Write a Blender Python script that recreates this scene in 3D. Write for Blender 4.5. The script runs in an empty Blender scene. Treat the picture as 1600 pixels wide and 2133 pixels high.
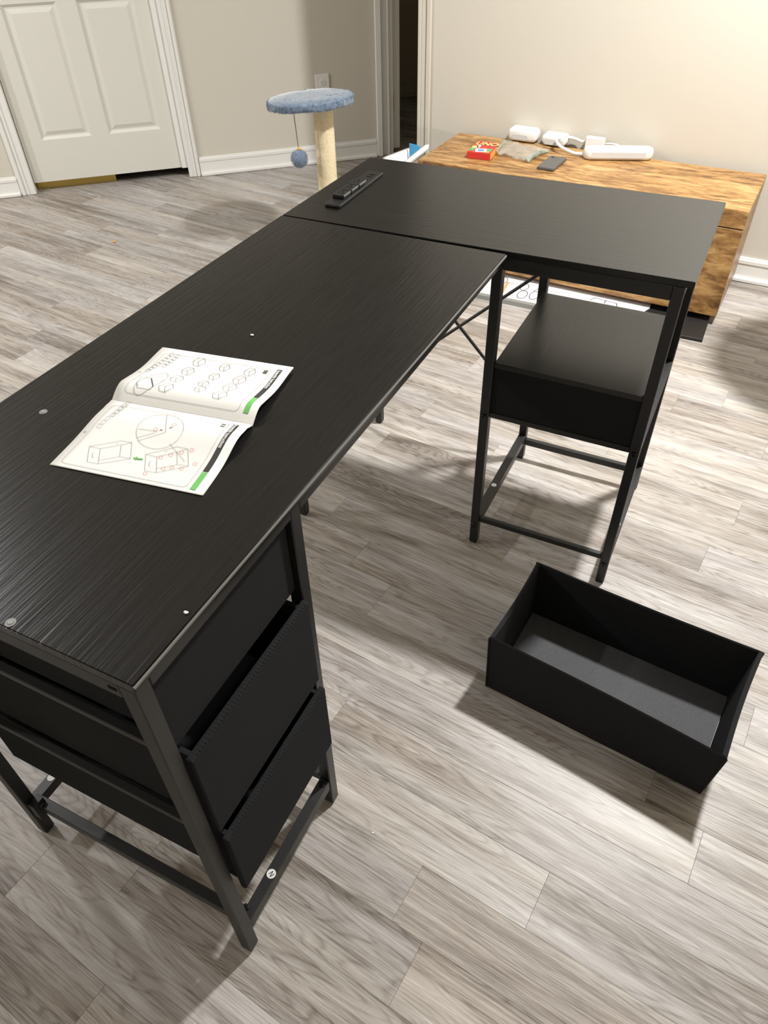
import bpy, bmesh, math, random
from mathutils import Vector, Matrix, noise
random.seed(7)
SC = bpy.context.scene
COL = SC.collection

# ------------------------------------------------------------------ camera
cam_d = bpy.data.cameras.new('camera'); cam = bpy.data.objects.new('camera', cam_d); COL.objects.link(cam)
FPX, YAW, PITCH, ROLL = 1511.975, -0.4708, 0.7505, -0.0268
cy, sy, cp, sp, cr, sr = math.cos(YAW), math.sin(YAW), math.cos(PITCH), math.sin(PITCH), math.cos(ROLL), math.sin(ROLL)
fwd = Vector((sy*cp, cy*cp, -sp)); rgt = Vector((cy, -sy, 0)); upv = rgt.cross(fwd)
rg2 = cr*rgt + sr*upv; up2 = -sr*rgt + cr*upv
M = Matrix((rg2, up2, -fwd)).transposed().to_4x4(); M.translation = (0.3712, -1.2236, 1.2970)
cam.matrix_world = M
cam_d.sensor_fit = 'HORIZONTAL'; cam_d.sensor_width = 36.0; cam_d.lens = 36.0*FPX/1600.0
cam_d.clip_start = 0.02; cam_d.clip_end = 60
SC.camera = cam

# ------------------------------------------------------------------ world, lights, exposure
w = bpy.data.worlds.new('world'); SC.world = w; w.use_nodes = True
w.node_tree.nodes['Background'].inputs[0].default_value = (0.9, 0.85, 0.78, 1)
w.node_tree.nodes['Background'].inputs[1].default_value = 0.03
def area(name, loc, size, power, col):
    d = bpy.data.lights.new(name, 'AREA'); d.shape = 'DISK'; d.size = size; d.energy = power; d.color = col
    o = bpy.data.objects.new(name, d); COL.objects.link(o); o.location = loc
    return o
LIGHTS = [((0.65, 0.85), 0.15, 104.0, (1.0, 0.99, 0.968)), ((-2.62, -0.25), 0.15, 30.0, (0.97, 0.98, 1.0)), ((-3.7, -1.5), 0.15, 68.0, (1.0, 0.99, 0.97))]  # last entry is an added fill lamp that brightens the left wall
for i, ((lx, ly), sz, pw, lc) in enumerate(LIGHTS):
    area('ceiling_light_beam', (lx, ly, 2.405), sz, pw, lc)
SC.view_settings.view_transform = 'Standard'; SC.view_settings.look = 'None'
SC.view_settings.gamma = 1.0; SC.view_settings.use_curve_mapping = False
SC.view_settings.exposure = 0.0

# ------------------------------------------------------------------ materials
def lin(c):
    return tuple(((v/255.0)/12.92 if v/255.0 <= 0.04045 else ((v/255.0+0.055)/1.055)**2.4) for v in c) + (1.0,)
def mat(name, col, rough=0.5, spec=0.5, metal=0.0, rgb255=False):
    m = bpy.data.materials.new(name); m.use_nodes = True
    b = m.node_tree.nodes['Principled BSDF']
    c = lin(col) if rgb255 else tuple(col) + (1.0,)
    b.inputs['Base Color'].default_value = c; b.inputs['Roughness'].default_value = rough
    b.inputs['Specular IOR Level'].default_value = spec; b.inputs['Metallic'].default_value = metal
    m['b'] = 1
    return m
def N(m, t, **kw):
    n = m.node_tree.nodes.new(t)
    for k, v in kw.items():
        if hasattr(n, k): setattr(n, k, v)
        else: n.inputs[k].default_value = v
    return n
def L(m, a, b): m.node_tree.links.new(a, b)
def P(m): return m.node_tree.nodes['Principled BSDF']
def ramp(m, stops):
    r = N(m, 'ShaderNodeValToRGB'); e = r.color_ramp.elements
    e[0].position, e[0].color = stops[0][0], tuple(stops[0][1])+(1,)
    e[1].position, e[1].color = stops[-1][0], tuple(stops[-1][1])+(1,)
    for p, c in stops[1:-1]:
        x = e.new(p); x.color = tuple(c)+(1,)
    return r
def bump(m, src, strength, dist=0.001):
    b = N(m, 'ShaderNodeBump'); b.inputs['Strength'].default_value = strength; b.inputs['Distance'].default_value = dist
    L(m, src, b.inputs['Height']); L(m, b.outputs[0], P(m).inputs['Normal'])
def coords(m, scale, kind='Object', rnd=False):
    t = N(m, 'ShaderNodeTexCoord'); mp = N(m, 'ShaderNodeMapping'); mp.inputs['Scale'].default_value = scale
    L(m, t.outputs[kind], mp.inputs['Vector'])
    return mp
def noise_tex(m, vec, scale, detail=4, rough=0.55, dist=0.0):
    n = N(m, 'ShaderNodeTexNoise'); n.inputs['Scale'].default_value = scale; n.inputs['Detail'].default_value = detail
    n.inputs['Roughness'].default_value = rough; n.inputs['Distortion'].default_value = dist
    L(m, vec, n.inputs['Vector']); return n

MT = {}
def wall_mat(name, col):
    m = mat(name, col, 0.62, 0.35)
    c = coords(m, (1, 1, 1)); n = noise_tex(m, c.outputs[0], 160, 3)
    bump(m, n.outputs[0], 0.12, 0.001)
    n2 = noise_tex(m, c.outputs[0], 1.3, 2)
    mx = N(m, 'ShaderNodeMixRGB'); mx.inputs[1].default_value = tuple(v*0.97 for v in col)+(1,); mx.inputs[2].default_value = tuple(v*1.03 for v in col)+(1,)
    L(m, n2.outputs[0], mx.inputs[0]); L(m, mx.outputs[0], P(m).inputs['Base Color'])
    return m
MT['wall'] = wall_mat('wall_paint', (0.62, 0.583, 0.508))
MT['ceiling'] = wall_mat('ceiling_paint', (0.80, 0.78, 0.73))
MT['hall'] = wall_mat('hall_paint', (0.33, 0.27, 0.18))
MT['trim'] = mat('trim_paint', (0.80, 0.79, 0.76), 0.32, 0.5)
MT['door'] = mat('door_paint', (0.70, 0.69, 0.63), 0.38, 0.5)
MT['brass'] = mat('brass', (0.55, 0.40, 0.12), 0.3, 0.5, 1.0)
MT['lightglass'] = mat('light_glass', (1, 0.93, 0.82), 0.4)
P(MT['lightglass']).inputs['Emission Color'].default_value = (1, 0.9, 0.76, 1); P(MT['lightglass']).inputs['Emission Strength'].default_value = 3.0

# weathered grey plank floor; every plank shifts the grain by its own random value
def plank_mat():
    m = mat('grey_plank', (0.4, 0.37, 0.33), 0.42, 0.45)
    t = N(m, 'ShaderNodeTexCoord'); oi = N(m, 'ShaderNodeObjectInfo'); ge = N(m, 'ShaderNodeNewGeometry')
    ad = N(m, 'ShaderNodeMath', operation='ADD'); L(m, oi.outputs['Random'], ad.inputs[0]); L(m, ge.outputs['Random Per Island'], ad.inputs[1])
    rn = ad.outputs[0]
    sc = N(m, 'ShaderNodeMath', operation='MULTIPLY'); sc.inputs[1].default_value = 37.0; L(m, rn, sc.inputs[0])
    cb = N(m, 'ShaderNodeCombineXYZ'); L(m, sc.outputs[0], cb.inputs[0]); L(m, sc.outputs[0], cb.inputs[2])
    va = N(m, 'ShaderNodeVectorMath', operation='ADD'); L(m, t.outputs['Object'], va.inputs[0]); L(m, cb.outputs[0], va.inputs[1])
    def mp(s):
        q = N(m, 'ShaderNodeMapping'); q.inputs['Scale'].default_value = s; L(m, va.outputs[0], q.inputs['Vector']); return q.outputs[0]
    broad = noise_tex(m, mp((1.3, 9, 1)), 1.0, 4, 0.6, 0.25)
    # cathedral grain: thin contour lines of a stretched noise field
    field = noise_tex(m, mp((0.75, 7.0, 1)), 1.0, 3, 0.5, 0.15)
    mu = N(m, 'ShaderNodeMath', operation='MULTIPLY'); mu.inputs[1].default_value = 60.0; L(m, field.outputs[0], mu.inputs[0])
    fr = N(m, 'ShaderNodeMath', operation='FRACT'); L(m, mu.outputs[0], fr.inputs[0])
    band = ramp(m, [(0.0, (0.36,)*3), (0.10, (0.30,)*3), (0.35, (0.60,)*3), (0.8, (0.56,)*3), (1.0, (0.40,)*3)]); L(m, fr.outputs[0], band.inputs[0])
    fine = noise_tex(m, mp((14, 330, 1)), 1.0, 4, 0.7, 0.1)
    streak = noise_tex(m, mp((2.4, 55, 1)), 1.0, 6, 0.68, 0.15)
    def mixv(a, b, f):
        x = N(m, 'ShaderNodeMixRGB'); x.inputs[0].default_value = f; L(m, a, x.inputs[1]); L(m, b, x.inputs[2]); return x.outputs[0]
    v = mixv(broad.outputs[0], streak.outputs[0], 0.45)
    v = mixv(v, band.outputs[0], 0.20)
    v = mixv(v, fine.outputs[0], 0.24)
    ps = N(m, 'ShaderNodeMath', operation='MULTIPLY_ADD'); ps.inputs[1].default_value = 0.045; ps.inputs[2].default_value = -0.0225
    fr2 = N(m, 'ShaderNodeMath', operation='FRACT'); L(m, sc.outputs[0], fr2.inputs[0]); L(m, fr2.outputs[0], ps.inputs[0])
    a2 = N(m, 'ShaderNodeMath', operation='ADD'); L(m, v, a2.inputs[0]); L(m, ps.outputs[0], a2.inputs[1])
    r = ramp(m, [(0.38, (0.115, 0.095, 0.078)), (0.445, (0.225, 0.195, 0.168)), (0.50, (0.348, 0.320, 0.292)), (0.555, (0.445, 0.418, 0.390)), (0.64, (0.61, 0.59, 0.562))])
    L(m, a2.outputs[0], r.inputs[0])
    hue = noise_tex(m, mp((1.6, 10, 1)), 1.0, 2, 0.5); hr = ramp(m, [(0.36, (1.02, 0.99, 0.95)), (0.5, (1, 1, 1)), (0.64, (0.97, 0.975, 1.01))]); L(m, hue.outputs[0], hr.inputs[0])
    hm = N(m, 'ShaderNodeMixRGB', blend_type='MULTIPLY'); hm.inputs[0].default_value = 1.0; L(m, r.outputs[0], hm.inputs[1]); L(m, hr.outputs[0], hm.inputs[2])
    # sparse knots
    vo = N(m, 'ShaderNodeTexVoronoi'); vo.inputs['Scale'].default_value = 1.0; L(m, mp((3.0, 7.0, 1)), vo.inputs['Vector'])
    kr = ramp(m, [(0.02, (0.45,)*3), (0.06, (1, 1, 1)), (1.0, (1, 1, 1))]); L(m, vo.outputs['Distance'], kr.inputs[0])
    mk = N(m, 'ShaderNodeMixRGB', blend_type='MULTIPLY'); mk.inputs[0].default_value = 1.0
    L(m, hm.outputs[0], mk.inputs[1]); L(m, kr.outputs[0], mk.inputs[2]); L(m, mk.outputs[0], P(m).inputs['Base Color'])
    bump(m, a2.outputs[0], 0.25, 0.0012)
    return m
MT['plank'] = plank_mat()
MT['underlay'] = mat('underlay', (0.22, 0.19, 0.16), 0.8)

def laminate(name, along, relief):
    m = mat(name, (0.020, 0.0185, 0.0165), 0.29, 0.5)
    s = (9.0, 230, 1) if along == 'x' else (230, 9.0, 1)
    c = coords(m, s); n = noise_tex(m, c.outputs[0], 1.0, 1.6, 0.5, 0.5)
    r = ramp(m, [(0.3, (0.0035, 0.0033, 0.0031)), (0.7, (0.0075, 0.0071, 0.0067))]); L(m, n.outputs[0], r.inputs[0]); L(m, r.outputs[0], P(m).inputs['Base Color'])
    bump(m, n.outputs[0], 0.8, relief)
    return m
MT['top_y'] = laminate('black_laminate_lengthwise', 'y', 0.00055); MT['top_x'] = laminate('black_laminate_crosswise', 'x', 0.0003); MT['top_shelf'] = laminate('black_laminate_shelf', 'y', 0.0003)
MT['edge'] = mat('pale_board_edge', (0.17, 0.165, 0.155), 0.4)  # pale tone for the thin line along the board edge
MT['steel'] = mat('black_steel', (0.0125, 0.0125, 0.0128), 0.42, 0.5)
MT['bolt'] = mat('bolt_black', (0.03, 0.03, 0.032), 0.25, 0.6, 0.6)
MT['hole'] = mat('hole_black', (0.004, 0.004, 0.004), 0.8, 0.1)
def felt(name, col, sc=700):
    m = mat(name, col, 0.95, 0.12)
    c = coords(m, (1, 1, 1)); n = noise_tex(m, c.outputs[0], sc, 2, 0.7)
    r = ramp(m, [(0.25, tuple(v*0.8 for v in col)), (0.8, tuple(v*1.3 for v in col))]); L(m, n.outputs[0], r.inputs[0]); L(m, r.outputs[0], P(m).inputs['Base Color'])
    bump(m, n.outputs[0], 0.4, 0.0003)
    return m
MT['felt'] = felt('black_fabric', (0.0185, 0.0188, 0.0200)); MT['felt_grey'] = felt('grey_base_board_fabric', (0.085, 0.085, 0.090), 500)
MT['sticker'] = mat('sticker_white', (0.75, 0.75, 0.73), 0.4); MT['cap'] = mat('grey_cap', (0.22, 0.22, 0.215), 0.4)
MT['ink'] = mat('ink_black', (0.02, 0.02, 0.02), 0.6); MT['ink_grey'] = mat('ink_grey', (0.30, 0.30, 0.30), 0.6)
MT['ink_red'] = mat('ink_red', (0.75, 0.20, 0.13), 0.6); MT['ink_green'] = mat('ink_green', (0.16, 0.48, 0.13), 0.6); MT['ink_bar'] = mat('ink_bar', (0.035, 0.034, 0.032), 0.6)
MT['paper'] = mat('paper', (0.80, 0.79, 0.76), 0.55, 0.35)
MT['plastic_black'] = mat('socket_black', (0.011, 0.011, 0.011), 0.35); MT['plastic_white'] = mat('plastic_white', (0.80, 0.80, 0.78), 0.3)
MT['plastic_shade'] = mat('plastic_light_grey', (0.60, 0.60, 0.60), 0.4); MT['glint'] = mat('edge_glint', (0.16, 0.16, 0.155), 0.3)
MT['blue_plastic'] = mat('blue_plastic', (0.06, 0.38, 0.72), 0.4)
MT['phone'] = mat('phone_grey', (0.075, 0.073, 0.07), 0.45); MT['phone_glass'] = mat('phone_glass', (0.085, 0.082, 0.078), 0.3)
def mango(name, along):
    m = mat(name, (0.5, 0.3, 0.12), 0.38, 0.4)
    s = {'x': (3.2, 13, 9), 'y': (11, 3.0, 9), 'z': (9, 9, 2.4)}[along]
    c = coords(m, s); n = noise_tex(m, c.outputs[0], 1.5, 6, 0.62, 1.6)
    c2 = coords(m, tuple(v*7 for v in s)); n2 = noise_tex(m, c2.outputs[0], 1.0, 4, 0.6, 1.0)
    mx = N(m, 'ShaderNodeMixRGB'); mx.inputs[0].default_value = 0.35; L(m, n.outputs[0], mx.inputs[1]); L(m, n2.outputs[0], mx.inputs[2])
    r = ramp(m, [(0.33, (0.075, 0.033, 0.010)), (0.43, (0.21, 0.105, 0.033)), (0.51, (0.36, 0.195, 0.066)), (0.59, (0.50, 0.30, 0.120)), (0.72, (0.62, 0.42, 0.20))])
    L(m, mx.outputs[0], r.inputs[0]); L(m, r.outputs[0], P(m).inputs['Base Color']); bump(m, n2.outputs[0], 0.15, 0.001)
    return m
MT['mango_x'] = mango('chest_wood_lengthwise', 'x'); MT['mango_z'] = mango('chest_wood_end', 'y')
MT['black_block'] = mat('black_block', (0.012, 0.011, 0.010), 0.5)
def plush(name, c0, c1):
    m = mat(name, c0, 0.9, 0.2)
    c = coords(m, (1, 1, 1)); n = noise_tex(m, c.outputs[0], 55, 4, 0.65, 0.8)
    r = ramp(m, [(0.32, c0), (0.7, c1)]); L(m, n.outputs[0], r.inputs[0]); L(m, r.outputs[0], P(m).inputs['Base Color'])
    P(m).inputs['Sheen Weight'].default_value = 0.6; bump(m, n.outputs[0], 0.6, 0.004)
    return m
MT['plush'] = plush('blue_plush', (0.085, 0.125, 0.185), (0.20, 0.265, 0.36))
def sisal():
    m = mat('sisal', (0.68, 0.53, 0.31), 0.85, 0.2)
    c = coords(m, (1, 1, 1)); n = noise_tex(m, c.outputs[0], 150, 4, 0.6)
    r = ramp(m, [(0.3, (0.72, 0.58, 0.36)), (0.7, (0.88, 0.78, 0.56))]); L(m, n.outputs[0], r.inputs[0]); L(m, r.outputs[0], P(m).inputs['Base Color'])
    bump(m, n.outputs[0], 0.4, 0.001)
    return m
MT['sisal'] = sisal()
MT['string'] = mat('string', (0.25, 0.19, 0.12), 0.7); MT['bead'] = mat('bead', (0.75, 0.36, 0.06), 0.4)
MT['red_card'] = mat('red_card', (0.60, 0.035, 0.03), 0.4); MT['yellow_ink'] = mat('yellow_ink', (0.88, 0.70, 0.22), 0.5)
MT['white_ink'] = mat('white_ink', (0.8, 0.8, 0.78), 0.5); MT['blue_ink'] = mat('blue_ink', (0.10, 0.25, 0.65), 0.5); MT['green_ink'] = mat('green_card_ink', (0.12, 0.35, 0.15), 0.5); MT['orange_ink'] = mat('orange_ink', (0.85, 0.38, 0.08), 0.5)
def film(name, col, alpha):
    m = mat(name, col, 0.25, 0.6); P(m).inputs['Alpha'].default_value = alpha; return m
MT['film'] = film('clear_film', (0.60, 0.60, 0.54), 0.26); MT['film_green'] = film('green_film', (0.30, 0.45, 0.39), 0.55)
MT['board_white'] = mat('board_white', (0.82, 0.82, 0.86), 0.3); MT['board_frame'] = mat('board_frame', (0.33, 0.34, 0.33), 0.4, 0.5, 0.3)
MT['tan'] = mat('tan_wood', (0.55, 0.36, 0.18), 0.6)

# ------------------------------------------------------------------ mesh helpers
def new_bm(): return bmesh.new()
def box(bm, x0, x1, y0, y1, z0, z1, mtx=None, bev=0.0, seg=1):
    vs = [bm.verts.new(c) for c in ((x0,y0,z0),(x1,y0,z0),(x1,y1,z0),(x0,y1,z0),(x0,y0,z1),(x1,y0,z1),(x1,y1,z1),(x0,y1,z1))]
    fs = [bm.faces.new([vs[i] for i in f]) for f in ((0,3,2,1),(4,5,6,7),(0,1,5,4),(1,2,6,5),(2,3,7,6),(3,0,4,7))]
    if bev > 0:
        es = list({e for f in fs for e in f.edges})
        r = bmesh.ops.bevel(bm, geom=es, offset=bev, segments=seg, profile=0.5, affect='EDGES')
        vs = list({v for f in r['faces'] for v in f.verts})
    if mtx is not None: bmesh.ops.transform(bm, matrix=mtx, verts=vs)
    return bm
def prism(bm, poly, z0, z1):
    b = [bm.verts.new((p[0], p[1], z0)) for p in poly]; t = [bm.verts.new((p[0], p[1], z1)) for p in poly]
    n = len(poly); bm.faces.new(b[::-1]); bm.faces.new(t)
    for i in range(n): bm.faces.new((b[i], b[(i+1) % n], t[(i+1) % n], t[i]))
    return bm
def cyl(bm, p0, p1, r0, r1=None, n=16, caps=True):
    r1 = r0 if r1 is None else r1
    p0, p1 = Vector(p0), Vector(p1); d = (p1-p0).normalized(); a = d.orthogonal().normalized(); b = d.cross(a)
    A = [bm.verts.new(p0 + r0*(math.cos(2*math.pi*i/n)*a + math.sin(2*math.pi*i/n)*b)) for i in range(n)]
    B = [bm.verts.new(p1 + r1*(math.cos(2*math.pi*i/n)*a + math.sin(2*math.pi*i/n)*b)) for i in range(n)]
    for i in range(n): bm.faces.new((A[i], A[(i+1) % n], B[(i+1) % n], B[i]))
    if caps: bm.faces.new(A[::-1]); bm.faces.new(B)
    return bm
def tube(bm, pts, r, n=8):
    pts = [Vector(p) for p in pts]; rings = []
    a = None
    for i, p in enumerate(pts):
        d = (pts[min(i+1, len(pts)-1)] - pts[max(i-1, 0)]).normalized()
        a = d.orthogonal().normalized() if a is None else (a - d*a.dot(d)).normalized()
        b = d.cross(a)
        rings.append([bm.verts.new(p + r*(math.cos(2*math.pi*k/n)*a + math.sin(2*math.pi*k/n)*b)) for k in range(n)])
    for A, B in zip(rings, rings[1:]):
        for k in range(n): bm.faces.new((A[k], A[(k+1) % n], B[(k+1) % n], B[k]))
    bm.faces.new(rings[0][::-1]); bm.faces.new(rings[-1])
    return bm
def lathe(bm, prof, c=(0,0,0), n=48):
    rings = []
    for r, z in prof:
        if r < 1e-6: rings.append([bm.verts.new((c[0], c[1], c[2]+z))])
        else: rings.append([bm.verts.new((c[0]+r*math.cos(2*math.pi*k/n), c[1]+r*math.sin(2*math.pi*k/n), c[2]+z)) for k in range(n)])
    for A, B in zip(rings, rings[1:]):
        for k in range(n):
            q = [A[k % len(A)], A[(k+1) % len(A)], B[(k+1) % len(B)], B[k % len(B)]]
            f = [];
            for v in q:
                if v not in f: f.append(v)
            if len(f) > 2: bm.faces.new(f)
    return bm
def rbox(bm, sx, sy, z0, z1, rad, mtx=None, n=6, edge=0.003):
    # rounded-corner slab centred on the origin with softened rims
    def loop(g, z):
        out = []
        for cx, cy, a0 in ((sx/2-rad, sy/2-rad, 0), (-sx/2+rad, sy/2-rad, 90), (-sx/2+rad, -sy/2+rad, 180), (sx/2-rad, -sy/2+rad, 270)):
            for k in range(n+1):
                a = math.radians(a0 + 90.0*k/n); out.append(bm.verts.new((cx+(rad-g)*math.cos(a), cy+(rad-g)*math.sin(a), z)))
        return out
    e = min(edge, rad*0.9, (z1-z0)*0.45)
    ls = [loop(e, z0), loop(e*0.3, z0+e*0.3), loop(0, z0+e), loop(0, z1-e), loop(e*0.3, z1-e*0.3), loop(e, z1)]
    m = len(ls[0])
    for A, B in zip(ls, ls[1:]):
        for k in range(m): bm.faces.new((A[k], A[(k+1) % m], B[(k+1) % m], B[k]))
    bm.faces.new(ls[0][::-1]); bm.faces.new(ls[-1])
    if mtx is not None: bmesh.ops.transform(bm, matrix=mtx, verts=[v for l in ls for v in l])
    return bm
def obj(name, bm, m, parent=None, smooth=False):
    bmesh.ops.recalc_face_normals(bm, faces=bm.faces)
    me = bpy.data.meshes.new(name); bm.to_mesh(me); bm.free()
    me.materials.append(MT[m] if isinstance(m, str) else m)
    if smooth: me.shade_smooth()
    o = bpy.data.objects.new(name, me); COL.objects.link(o)
    if parent is not None:
        o.parent = parent; o.matrix_parent_inverse = parent.matrix_basis.inverted()
    return o
def thing(name, label, cat, loc=(0,0,0), group=None):
    o = bpy.data.objects.new(name, None); COL.objects.link(o); o.location = loc; o.empty_display_size = 0.05
    o['label'] = label; o['category'] = cat
    if group: o['group'] = group
    return o
def tag(o, label, cat, group=None):
    o['label'] = label; o['category'] = cat
    if group: o['group'] = group
    return o
def struct(name, bm, m, label=None):
    o = obj(name, bm, m); o['kind'] = 'structure'; o['label'] = label or name.replace('_', ' '); o['category'] = name.split('_')[0]
    return o
def rz(a, loc=(0,0,0)): return Matrix.Translation(loc) @ Matrix.Rotation(a, 4, 'Z')
def text_mesh(body, size):
    cu = bpy.data.curves.new('text', 'FONT'); cu.body = body; cu.size = size; cu.offset = size*0.022
    o = bpy.data.objects.new('text', cu); COL.objects.link(o); bpy.context.view_layer.update()
    me = bpy.data.meshes.new_from_object(o.evaluated_get(bpy.context.evaluated_depsgraph_get()))
    vs = [tuple(v.co) for v in me.vertices]; fs = [tuple(p.vertices) for p in me.polygons]
    bpy.data.objects.remove(o); bpy.data.meshes.remove(me)
    return vs, fs
def add_text(bm, body, size, fn):
    vs, fs = text_mesh(body, size)
    B = [bm.verts.new(fn(v[0], v[1])) for v in vs]
    for f in fs:
        try: bm.faces.new([B[i] for i in f])
        except ValueError: pass
    return bm
def world_to_px(p):
    d = Vector(p) - M.translation; zc = d.dot(fwd)
    if zc < 0.05: return None
    return 800 + FPX*d.dot(rg2)/zc, 1066.5 - FPX*d.dot(up2)/zc

# ------------------------------------------------------------------ room shell
TH = math.radians(41.3); OL = Vector((-2.27, 1.96, 0)); ML = rz(TH, OL)            # left wall: x along it, y into it
TR = math.radians(-2.5); OR = Vector((-0.97, 1.853, 0)); MR = rz(TR, OR)           # right wall
CH = 2.44
def wbox(bm, Mx, s0, s1, y0, y1, z0, z1, bev=0.0): return box(bm, s0, s1, y0, y1, z0, z1, Mx, bev)

fb = box(new_bm(), -5.0, 3.0, -3.6, 5.6, -0.05, -0.0065)
floor = struct('floor', fb, 'underlay', 'grey weathered wood plank floor')
A6 = math.radians(-6.0); e1 = Vector((math.cos(A6), math.sin(A6), 0)); e2 = Vector((-math.sin(A6), math.cos(A6), 0))
PO = Vector((0.18, -0.86, 0)); PW, PL = 0.103, 0.92
pm = box(new_bm(), 0.00012, PL-0.00012, 0.00012, PW-0.00012, -0.006, 0.0)
bmesh.ops.bevel(pm, geom=[e for e in pm.edges if all(abs(v.co.z) < 1e-6 for v in e.verts)], offset=0.0003, segments=1, affect='EDGES')
bmesh.ops.recalc_face_normals(pm, faces=pm.faces)
plank_me = bpy.data.meshes.new('plank'); pm.to_mesh(plank_me); pm.free(); plank_me.materials.append(MT['plank'])
rest = new_bm(); n_pl = 0
ML_i, MR_i = ML.inverted(), MR.inverted()
for row in range(-34, 66):
    off = {0: 0.0, 12: -0.66}.get(row, random.random()*PL) % PL
    for k in range(-8, 9):
        t0 = off + (k-1)*PL
        c = PO + e1*(t0+PL/2) + e2*((row+0.5)*PW)
        if not (-5.6 < c.x < 3.3 and -3.8 < c.y < 5.4): continue
        vis = False
        for i in range(13):
            q = PO + e1*(t0+PL*i/12) + e2*((row+0.5)*PW)
            if (ML_i @ q).y > 0.03 or ((MR_i @ q).y > 0.03 and q.x > -1.0): continue
            px = world_to_px(q)
            if px and -25 < px[0] < 1625 and 280 < px[1] < 2160: vis = True; break
        base = PO + e1*t0 + e2*(row*PW)
        if vis and n_pl < 298:
            o = bpy.data.objects.new('plank', plank_me); COL.objects.link(o); o.parent = floor
            o.matrix_basis = Matrix.Translation(base) @ Matrix.Rotation(A6, 4, 'Z'); n_pl += 1
        else:
            box(rest, 0.00012, PL-0.00012, 0.00012, PW-0.00012, -0.006, 0.0, Matrix.Translation(base) @ Matrix.Rotation(A6, 4, 'Z'))
# the joined planks keep the same grain direction
Rm = Matrix.Rotation(A6, 4, 'Z')
bmesh.ops.transform(rest, matrix=Rm.inverted(), verts=rest.verts)
ro = obj('distant_planks', rest, 'plank', floor); ro.matrix_basis = Rm; ro['kind'] = 'stuff'

# left wall with the closed door and the doorway at its end
bm = new_bm()
for s0, s1, z0, z1 in ((-3.3, -0.835, 0, CH), (-0.835, -0.065, 2.04, CH), (-0.065, 0.985, 0, CH), (0.985, 1.72, 2.06, CH), (1.72, 2.05, 0, CH)):
    wbox(bm, ML, s0, s1, 0.0, 0.12, z0, z1)
struct('wall_left', bm, 'wall', 'beige painted wall with the white door')
bm = new_bm(); wbox(bm, MR, 0.0, 3.6, 0.0, 0.12, 0, CH); wbox(bm, MR, 0.0, 0.12, 0.12, 1.30, 0, CH)
struct('wall_right', bm, 'wall', 'beige painted wall behind the wooden chest')
struct('wall_east', box(new_bm(), 2.55, 2.67, -3.3, 2.0, 0, CH), 'wall', 'beige wall beyond the right edge of view')
struct('wall_south', box(new_bm(), -4.9, 2.67, -3.42, -3.3, 0, CH), 'wall', 'beige wall behind the viewpoint')
struct('wall_west', box(new_bm(), -4.9, -4.78, -3.42, 0.3, 0, CH), 'wall', 'beige wall beyond the left edge of view')
struct('ceiling', box(new_bm(), -5.0, 3.0, -3.6, 5.6, CH, CH+0.1), 'ceiling', 'white ceiling above the room')
bm = new_bm(); wbox(bm, ML, 0.3, 2.7, 1.14, 1.24, 0, CH); wbox(bm, ML, 0.2, 0.3, 0.12, 1.24, 0, CH); wbox(bm, ML, 2.6, 2.7, 0.12, 1.14, 0, CH); wbox(bm, ML, -1.2, 0.2, 0.6, 0.7, 0, CH); wbox(bm, ML, -1.3, -1.2, 0.12, 0.7, 0, CH)
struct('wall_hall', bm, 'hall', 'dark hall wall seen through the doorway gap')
def baseboard(name, Mx, runs, label):
    bm = new_bm()
    for s0, s1 in runs:
        wbox(bm, Mx, s0, s1, -0.011, -0.0005, 0.004, 0.072); wbox(bm, Mx, s0, s1, -0.014, -0.0005, 0.068, 0.084, 0.002)
        wbox(bm, Mx, s0, s1, -0.008, -0.0005, 0.082, 0.092, 0.002); wbox(bm, Mx, s0, s1, -0.024, -0.0005, 0.0005, 0.018, 0.004)
    return struct(name, bm, 'trim', label)
baseboard('baseboard_left', ML, [(-3.3, -0.905), (-0.006, 0.953)], 'white stepped baseboard along the wall with the door')
baseboard('baseboard_right', MR, [(0.045, 3.55)], 'white stepped baseboard behind the chest')
baseboard('baseboard_hall', ML @ Matrix.Translation((0, 1.14, 0)), [(0.3, 2.6)], 'dim baseboard in the dark hall').data.materials[0] = MT['hall']

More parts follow.
